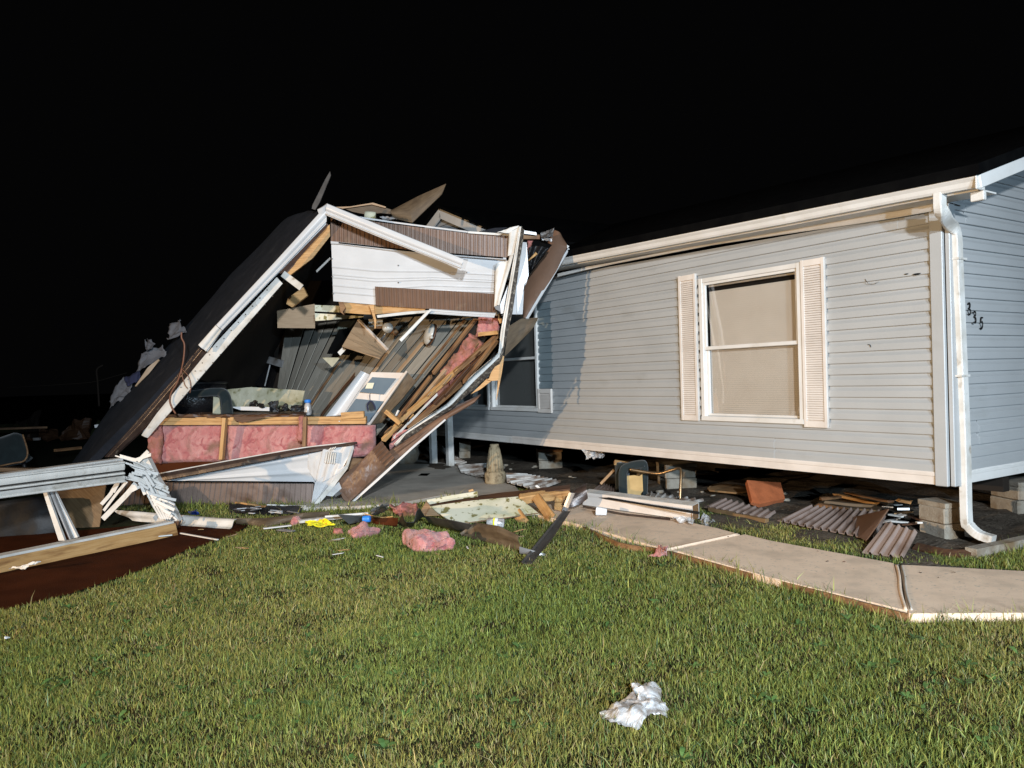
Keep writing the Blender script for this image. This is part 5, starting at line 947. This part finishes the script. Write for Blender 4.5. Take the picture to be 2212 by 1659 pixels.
# fallen skirting panels
def ribbed(name, A, B, mat, n, a, lab, t=.006):
    o = sheet(name, A, B, mat, None, t, 8 * n, 3, lambda ul, vl, u, v: a * (1 if ((u * n) % 1) > .68 else 0) + .01 * fbm((ul, vl, n), 1.5)); return one2(o, lab, 'skirting panel', 'fallen skirting panels')
ribbed('skirting_panel', [gr(14, 600, 250, .30), gr(14, 640, 340, .2), gr(14, 820, 500, .08)], [gr(14, 612, 240, .38), gr(14, 740, 370, .2), gr(14, 935, 475, .1)], m_skirt, 16, .02, 'white ribbed skirting panel fallen behind the two porch posts')
ribbed('skirting_panel', GR(14, [.08, .08, .07], 830, 500, 870, 580, 1060, 630), GR(14, [.08, .12, .12], 1160, 488, 1160, 520, 1150, 632), m_skirt, 7, .03, 'white ribbed skirting panel lying left of the stone pedestal')
ribbed('skirting_panel', GR(14, [.1, .1, .1], 1360, 590, 1370, 680, 1700, 780), GR(14, [.06, .08, .08], 1560, 610, 1760, 640, 1960, 690), m_skirt, 9, .03, 'ribbed skirting panel lying right of the stone pedestal')
ribbed('skirting_panel', GR(7, [.1, .1], 240, 480, 430, 505), GR(7, [.08, .08], 330, 412, 445, 440), m_skirtb, 6, .025, 'short brown ribbed skirting panel between the wall fragment and the dining chair')
ribbed('skirting_panel', GR(7, [.1, .1], 690, 535, 985, 582), GR(7, [.06, .07], 690, 478, 1150, 545), m_skirt, 8, .025, 'ribbed skirting panel lying behind the brass chair leg')
ribbed('skirting_panel', GR(7, [.06, .06], 1150, 598, 1640, 692), GR(7, [.10, .08], 1290, 532, 1720, 640), m_skirtb, 9, .025, 'brown ribbed skirting panel in front of the orange board')
ribbed('skirting_panel', GR(8, [.05, .05], 60, 725, 850, 885), GR(8, [.12, .14], 300, 615, 960, 660), m_skirtb, 12, .03, 'long brown ribbed skirting panel left of the downspout')
ribbed('skirting_panel', [gr(8, 750, 985, .03), gr(8, 1090, 1030, .03)], [gr(8, 945, 735, .22), gr(8, 1200, 815, .20)], m_skirtb, 4, .025, 'short grey-brown ribbed skirting panel tipped up nearest the sidewalk')
one2(poly('torn_skirting', [gr(8, 660, 700, .10), gr(8, 965, 630, .30), gr(8, 780, 890, .06), gr(8, 730, 860, .06)], m_brown, None, .01), 'torn brown skirting piece behind the tipped-up skirting panel', 'skirting panel')
one2(beam('tan_plank', gr(7, 1195, 612, .05), gr(7, 1650, 705, .05), .05, .04, m_ply, None, n=6, jit=.01), 'splintered tan plank on the grass edge under the brown skirting', 'plank')
o = poly('orange_board', R(7, (8.95, 9.05, 8.8, 8.65, 8.7), 1490, 383, 1757, 402, 1792, 530, 1600, 570, 1530, 545), m_orange, None, .06); one2(o, 'rust orange fibre board propped in the crawl space', 'board')
rr = random.Random(9)
for k, (x0, y0, x1, y1, mt, lab) in enumerate(((520, 512, 880, 590, m_wood, 'brightest pine lath on the pile left of the corner pier'), (620, 505, 1000, 575, m_wood2, 'upper brown lath on the pile left of the corner pier'), (400, 550, 700, 520, m_wood2, 'brown lath crossing the pile at its left end'), (380, 590, 640, 640, m_wood2, 'lowest brown lath at the front of the lath pile'), (1050, 560, 1170, 580, m_wood, 'short pine lath touching the corner pier'), (440, 570, 860, 610, m_veneer, 'dull lath in the middle of the lath pile'))):
    one2(beam('lath', gr(8, x0, y0, .14), gr(8, x1, y1, .12), .06, .03, mt, None, n=5, jit=.004, jag=.05), lab, 'lath', 'laths left of the corner pier')
one2(sheet('dark_plywood', GR(8, [.1, .12], 360, 600, 870, 640), GR(8, [.1, .1], 500, 510, 1000, 575), m_veneer, None, .02, 8, 4), 'dark plywood sheet under the pile of laths', 'plywood')
rr = random.Random(21)
for k in range(26):
    x, y = rr.uniform(960, 1230), rr.uniform(600, 790); a = rr.uniform(-.25, .25); L_ = rr.uniform(30, 150)
    o = beam('pale_lath', gr(8, x - L_ / 2, y, .06 + .004 * k), gr(8, min(1240, x + L_ / 2), y + L_ * a, .06 + .004 * k), .04, .015, rr.choice((m_skirt, m_trim2, m_woodk, m_black, m_trim)), None); one2(o, 'flat strip in the heap between the tipped panel and the corner pier', 'strip', 'strips heaped by the corner pier')
one2(poly('white_board', [gr(8, 1050, 650, .10), gr(8, 1145, 655, .10), gr(8, 1140, 640, .24), gr(8, 1040, 640, .24)], m_white, None, .02), 'square white offcut standing on the strip heap', 'offcut')
o = crump('foil_duct', R(7, 10.8, 190, 150, 350, 170, 345, 215, 200, 225), m_film, None, 18, .08, 9, .004, 4); one2(o, 'shiny torn foil duct hanging under the house floor', 'duct')
tube('crawl_pipe', R(7, 11.4, 1080, 322, 1190, 318, 1250, 330), .025, m_grey, None, 8); one2(bpy.data.objects['crawl_pipe'], 'grey pipe lying in the crawl space right of the chair pier', 'pipe')
for k, (lab, x0, y0, x1, y1) in enumerate((('pale sheet on the crawl space floor behind the orange board', 1240, 285, 1450, 305), ('bluish sheet low in the crawl space near the corner', 1850, 425, 2080, 455))):
    one2(sheet('crawl_sheet', R(7, 11.5, x0, y0, x1, y1), R(7, 11.3, x0, y0 + 22, x1, y1 + 20), m_grey, None, .01, 4, 2), lab, 'sheet')
one2(sheet('dark_board', GR(7, [.12, .12, .12], 1180, 440, 1300, 415, 1480, 430), GR(7, [.1, .1, .1], 1190, 460, 1400, 480, 1500, 470), m_ply, None, .02, 6, 2), 'brown board on the soil left of the orange board', 'board')
one2(sheet('corner_plate', GR(8, [.03, .03, .03], 1160, 950, 1400, 1000, 1600, 1010), GR(8, [.06, .06, .06], 1200, 905, 1450, 960, 1700, 960), m_woodk, None, .03, 8, 2), 'wet dark board on the ground below the corner pier', 'board')
one2(beam('kerb_timber', gr(8, 1640, 990, .04), gr(8, 2400, 840, .04), .10, .08, m_block, None, n=6, jit=.006), 'pale concrete edging strip along the foot of the end wall', 'edging')
one2(crump('clear_wrapper', GR(12, [.05, .03, .05, .14], 470, 830, 780, 990, 1170, 830, 830, 470), m_film, None, 26, .09, 8, .003, 7), 'crumpled clear plastic wrapper alone on the front lawn', 'plastic bag') if False else None
wb = [gr(12, *q, .05) for q in ((450, 800), (610, 705), (830, 620), (780, 545), (960, 460), (1095, 525), (1085, 610), (1165, 680), (1170, 830), (980, 810), (920, 960), (780, 990), (530, 930))]
def wrapper():
    c = sum(wb, V3()) / len(wb); vs = [c + Z * .055]; n = len(wb); rings = 14; m = 9; per = []
    for i in range(n):
        for k in range(m): per.append(wb[i].lerp(wb[(i + 1) % n], k / m))
    for r in range(1, rings + 1):
        f = r / rings
        for p in per:
            q = c.lerp(p, f); h = .030 * (1 - f ** 3) + .050 * abs(fbm(q, 8, 3)) + .010 * fbm(q + V3((3, 1, 2)), 20, 2); vs.append(V3((q.x + .02 * fbm(q, 14), q.y + .02 * fbm(q + V3((9, 0, 0)), 14), .02 + max(0, h))))
    P = len(per); fs = [(0, 1 + i, 1 + (i + 1) % P) for i in range(P)]
    for r in range(rings - 1):
        for i in range(P): a = 1 + r * P; b = a + P; fs.append((a + i, b + i, b + (i + 1) % P, a + (i + 1) % P))
    return mk('clear_wrapper', vs, fs, m_film, None)
one2(wrapper(), 'crumpled clear plastic wrapper alone on the front lawn', 'plastic bag')
o = crump('small_scrap', GR(0, [.05, .03, .04, .05], 8, 1381, 15, 1383, 16, 1379, 9, 1378), m_cup, None, 5, .03, 9, .004); one2(o, 'tiny pale scrap on the grass at the far left edge', 'scrap')
# stones on the bare soil
rr = random.Random(31)
for k in range(40):
    x, y = rr.choice((rr.uniform(960, 1700), rr.uniform(960, 1160))), 0
    y = 1000 + (x - 960) * .085 + rr.uniform(-6, 30); p = gr(0, x, y); r = rr.uniform(.02, .055)
    vs = [p + V3((math.cos(a) * math.cos(e) * r * rr.uniform(.7, 1.3), math.sin(a) * math.cos(e) * r * rr.uniform(.7, 1.3), .02 + r * .7 * (math.sin(e) + .6))) for e in (-.7, 0, .7) for a in np.linspace(0, 6.28, 7)[:-1]]
    fs = [(i * 6 + j, i * 6 + (j + 1) % 6, (i + 1) * 6 + (j + 1) % 6, (i + 1) * 6 + j) for i in range(2) for j in range(6)] + [(12, 13, 14, 15, 16, 17), (5, 4, 3, 2, 1, 0)]
    one2(mk('stone', vs, fs, m_block, None, smooth=True), 'pale stone on the bare soil along the house', 'stone', 'stones on the bare soil')
# ================================================================== LAWN
def inpoly(P, X, Y):
    r = np.zeros(len(X), bool); n = len(P)
    for i in range(n):
        x0, y0 = P[i]; x1, y1 = P[(i + 1) % n]
        c = ((y0 > Y) != (y1 > Y)) & (X < (x1 - x0) * (Y - y0) / (y1 - y0 + 1e-12) + x0); r ^= c
    return r
def gp(*q): return [tuple(gr(0, *p)[:2]) for p in q]
LAWN = gp((-1900, 1900), (-1300, 1340), (0, 1324), (150, 1290), (300, 1240), (400, 1196), (490, 1166), (540, 1140), (470, 1125), (380, 1112), (240, 1100), (330, 1086), (560, 1088), (700, 1093), (757, 1097), (862, 1091), (962, 1071), (1100, 1101), (1238, 1133), (1420, 1187), (1660, 1251), (1966, 1340), (2212, 1336), (3600, 1338), (4200, 1900))
STRIP = gp((1330, 1098), (1548, 1142), (1663, 1169), (1931, 1218), (2212, 1235), (3100, 1247), (3100, 1120), (2212, 1165), (2110, 1192), (2040, 1200), (1980, 1200), (1860, 1168), (1700, 1122), (1600, 1102), (1500, 1092), (1420, 1080))
TUFT = gp((1095, 1052), (1140, 1046), (1160, 1056), (1130, 1066), (1100, 1064))
def blades(name, polys, dens, hgt, wid, mat, seed, tall=1.):
    rg = np.random.default_rng(seed); XS = []; YS = []
    for P, mul in polys:
        a = np.array(P); x0, y0 = a.min(0); x1, y1 = a.max(0); x0 = max(x0, -8.); x1 = min(x1, 9.); y0 = max(y0, 2.6); y1 = min(y1, 12.5)
        edges = np.arange(y0, y1, .5)
        for yy in edges:
            xa, xb = max(x0, -.72 * (yy + .5) - 2.6), min(x1, .72 * (yy + .5) + 2.6)
            if xb <= xa: continue
            d = dens * mul * min(1., (4.2 / (yy + .25)) ** 1.5); n = int(d * (xb - xa) * .5); X = rg.uniform(xa, xb, n); Y = rg.uniform(yy, yy + .5, n); k = inpoly(P, X, Y); XS.append(X[k]); YS.append(Y[k])
    X = np.concatenate(XS); Y = np.concatenate(YS); n = len(X)
    def wav(fx, fy, p): return np.sin(X * fx + Y * fy + p)
    cl = (wav(5.1, 3.7, 0) + wav(-3.3, 6.1, 1.3) + wav(9.7, -4.4, 2.2) + wav(2.2, 11.3, .4) + wav(17, 9, 3.) * .7 + wav(-13, 21, 1.) * .7) / 4.4
    big = (wav(1.3, .7, .5) + wav(-.8, 1.9, 2.) + wav(2.6, -1.7, 1.)) / 3
    keep = rg.random(n) < np.clip(.72 + .38 * cl, .25, 1); X, Y, cl, big = X[keep], Y[keep], cl[keep], big[keep]; n = len(X)
    far = np.clip(Y / 5., .8, 2.2)
    H = hgt * rg.lognormal(0, .33, n) * (1 + .25 * cl) * tall; Wd = wid * rg.uniform(.6, 1.5, n) * far ** .75
    az = rg.uniform(0, 6.2832, n); lean = np.abs(rg.normal(.45, .45, n)); f = rg.uniform(0, 6.2832, n); sx, sy = np.cos(f), np.sin(f)
    dx, dy = np.cos(az), np.sin(az); v = np.zeros((n, 5, 3), np.float32)
    def P_(t): return X + dx * H * lean * t ** 1.7, Y + dy * H * lean * t ** 1.7, H * t * (1 - .25 * np.clip(lean, 0, 1.2) * t)
    for i, (t, s) in enumerate(((0., 1.), (0., -1.), (.55, -.8), (.55, .8), (1., 0.))):
        a, b, c = P_(t); v[:, i, 0] = a + sx * Wd * s / 2; v[:, i, 1] = b + sy * Wd * s / 2; v[:, i, 2] = c
    tri = np.array([[0, 1, 2], [0, 2, 3], [3, 2, 4]]); idx = (np.arange(n)[:, None, None] * 5 + tri[None]).reshape(-1).astype(np.int32); nf = n * 3
    me = bpy.data.meshes.new(name); me.vertices.add(n * 5); me.vertices.foreach_set('co', v.ravel()); me.loops.add(nf * 3); me.loops.foreach_set('vertex_index', idx)
    me.polygons.add(nf); me.polygons.foreach_set('loop_start', np.arange(0, nf * 3, 3, dtype=np.int32))
    try: me.polygons.foreach_set('loop_total', np.full(nf, 3, dtype=np.int32))
    except Exception: pass
    # each blade's own colour: lush green, olive, straw
    g = np.array([.165, .208, .042]); ol = np.array([.255, .235, .062]); stw = np.array([.33, .26, .11]); dk = np.array([.060, .105, .028])
    k1 = np.clip(.46 + .6 * big + rg.normal(0, .28, n), 0, 1)[:, None]; c = g * (1 - k1) + ol * k1
    s = (rg.random(n) < np.clip(.09 + .13 * big - .08 * cl, .01, .4))[:, None]; c = np.where(s, stw * rg.uniform(.5, 1.1, n)[:, None], c); d2 = (rg.random(n) < .22)[:, None]; c = np.where(d2 & ~s, dk, c)
    c *= np.exp(rg.normal(.06, .26, n))[:, None]; col = np.ones((n, 5, 4), np.float32); col[:, :, :3] = c[:, None, :]
    at_ = me.color_attributes.new('tint', 'FLOAT_COLOR', 'POINT'); at_.data.foreach_set('color', col.ravel()); me.materials.append(mat); me.update(); me.validate()
    o = bpy.data.objects.new(name, me); C.objects.link(o); tag(o, None, None, None, 'stuff'); return n
mg = bpy.data.materials.new('grass_blade'); mg.use_nodes = True; nt = mg.node_tree; b = nt.nodes['Principled BSDF']; b.inputs['Roughness'].default_value = .5; b.inputs['Specular IOR Level'].default_value = .35
a = nt.nodes.new('ShaderNodeAttribute'); a.attribute_name = 'tint'; nt.links.new(a.outputs['Color'], b.inputs['Base Color'])
tl = nt.nodes.new('ShaderNodeBsdfTranslucent'); nt.links.new(a.outputs['Color'], tl.inputs[0]); mx = nt.nodes.new('ShaderNodeMixShader'); mx.inputs[0].default_value = .25
nt.links.new(b.outputs[0], mx.inputs[1]); nt.links.new(tl.outputs[0], mx.inputs[2]); nt.links.new(mx.outputs[0], nt.nodes['Material Output'].inputs[0])
nb = blades('lawn', [(LAWN, 1.), (STRIP, 1.), (TUFT, 1.3)], 18000, .030, .0039, mg, 3)
blades('lawn_tall_blades', [(LAWN, 1.), (STRIP, 2.)], 260, .058, .0050, mg, 8)
blades('lawn_edge_grass', [(gp((960, 1072), (1100, 1103), (1238, 1135), (1420, 1188), (1660, 1252), (1966, 1341), (2300, 1338), (2300, 1350), (1950, 1356), (1640, 1268), (1400, 1202), (1220, 1150), (960, 1085)), 1.), (gp((340, 1084), (700, 1090), (862, 1089), (862, 1099), (700, 1108), (340, 1100)), 1.5)], 2600, .085, .0055, mg, 11)
def weeds(n, seed):
    rg = random.Random(seed); vs, fs = [], []
    while n:
        y = rg.uniform(2.9, 6.5); x = rg.uniform(-.7, .7) * y
        if not inpoly(LAWN, np.array([x]), np.array([y]))[0]: continue
        n -= 1; m = rg.randint(3, 7); r = rg.uniform(.025, .055); f0 = rg.uniform(0, 6)
        for k in range(m):
            a = f0 + 6.283 * k / m + rg.uniform(-.3, .3); d = V3((math.cos(a), math.sin(a), 0)); s = V3((-d.y, d.x, 0)); el_ = rg.uniform(.3, 1.); b = len(vs); w_ = r * rg.uniform(.28, .45); h0 = rg.uniform(.005, .02)
            for t, ww in ((0, .15), (.35, .9), (.7, 1.), (.92, .55)):
                c = V3((x, y, h0)) + d * r * t + Z * r * el_ * (t * 1.2 - t * t * .7)
                vs += [c - s * w_ * ww / 1.6, c + s * w_ * ww / 1.6 + Z * .002]
            c = V3((x, y, h0)) + d * r + Z * r * el_ * .5; vs.append(c)
            for j in range(3): fs.append((b + 2 * j, b + 2 * j + 2, b + 2 * j + 3, b + 2 * j + 1))
            fs.append((b + 6, b + 8, b + 7))
    o = mk('broadleaf_weeds', vs, fs, M('weed_leaf', (.055, .115, .03), .5, (.09, .15, .04), 20, isl=.35), None); tag(o, None, None, None, 'stuff')
weeds(200, 2)
# soil and thatch under the blades
GM = M('thatch', (.026, .024, .010), .95, (.016, .019, .007), 6, bump=.8, bscale=70, spec=.1, dirt=(.075, .055, .028), dscale=2.2, dlo=.45, dhi=.7)
tag(mk('lawn_soil', [V3((x, y, .004)) for x, y in LAWN], [tuple(range(len(LAWN)))], GM), None, None, None, 'structure')
tag(mk('lawn_soil', [V3((x, y, .10 if False else .085)) for x, y in STRIP], [tuple(range(len(STRIP)))], GM), None, None, None, 'structure') if False else None

# fine litter of the storm
rr = random.Random(77)
for k in range(38):
    if k < 9: a = gr(0, rr.uniform(1260, 2200), 0); x = rr.uniform(1270, 2200); y = 1112 + (x - 1270) * .17 + rr.uniform(-14, 26); p = gr(0, x, min(y, 1300), WZ + .004); g_, lab, mt = 'specks on the sidewalk', 'dark fleck of debris lying on the pale sidewalk', rr.choice((m_woodk, m_veneer, m_rust)); L_ = rr.uniform(.006, .016)
    else: x = rr.uniform(420, 1220); y = rr.uniform(1100, 1190) if k < 34 else rr.uniform(1170, 1210); p = gr(0, x, y, .03); g_, lab, mt = 'splinters scattered on the lawn', 'small splinter lying in the grass near the wreck', rr.choice((m_wood, m_trim2, m_tan, m_wood2)); L_ = rr.uniform(.03, .10)
    a = rr.uniform(0, 3.14); d = V3((math.cos(a), math.sin(a), rr.uniform(-.1, .1))) * L_
    one2(beam('fleck' if k < 9 else 'splinter', p - d, p + d, L_ * .35, .006, mt, None, n=2, jit=.004, jag=L_ * .5), lab, 'debris' if k < 9 else 'splinter', g_)
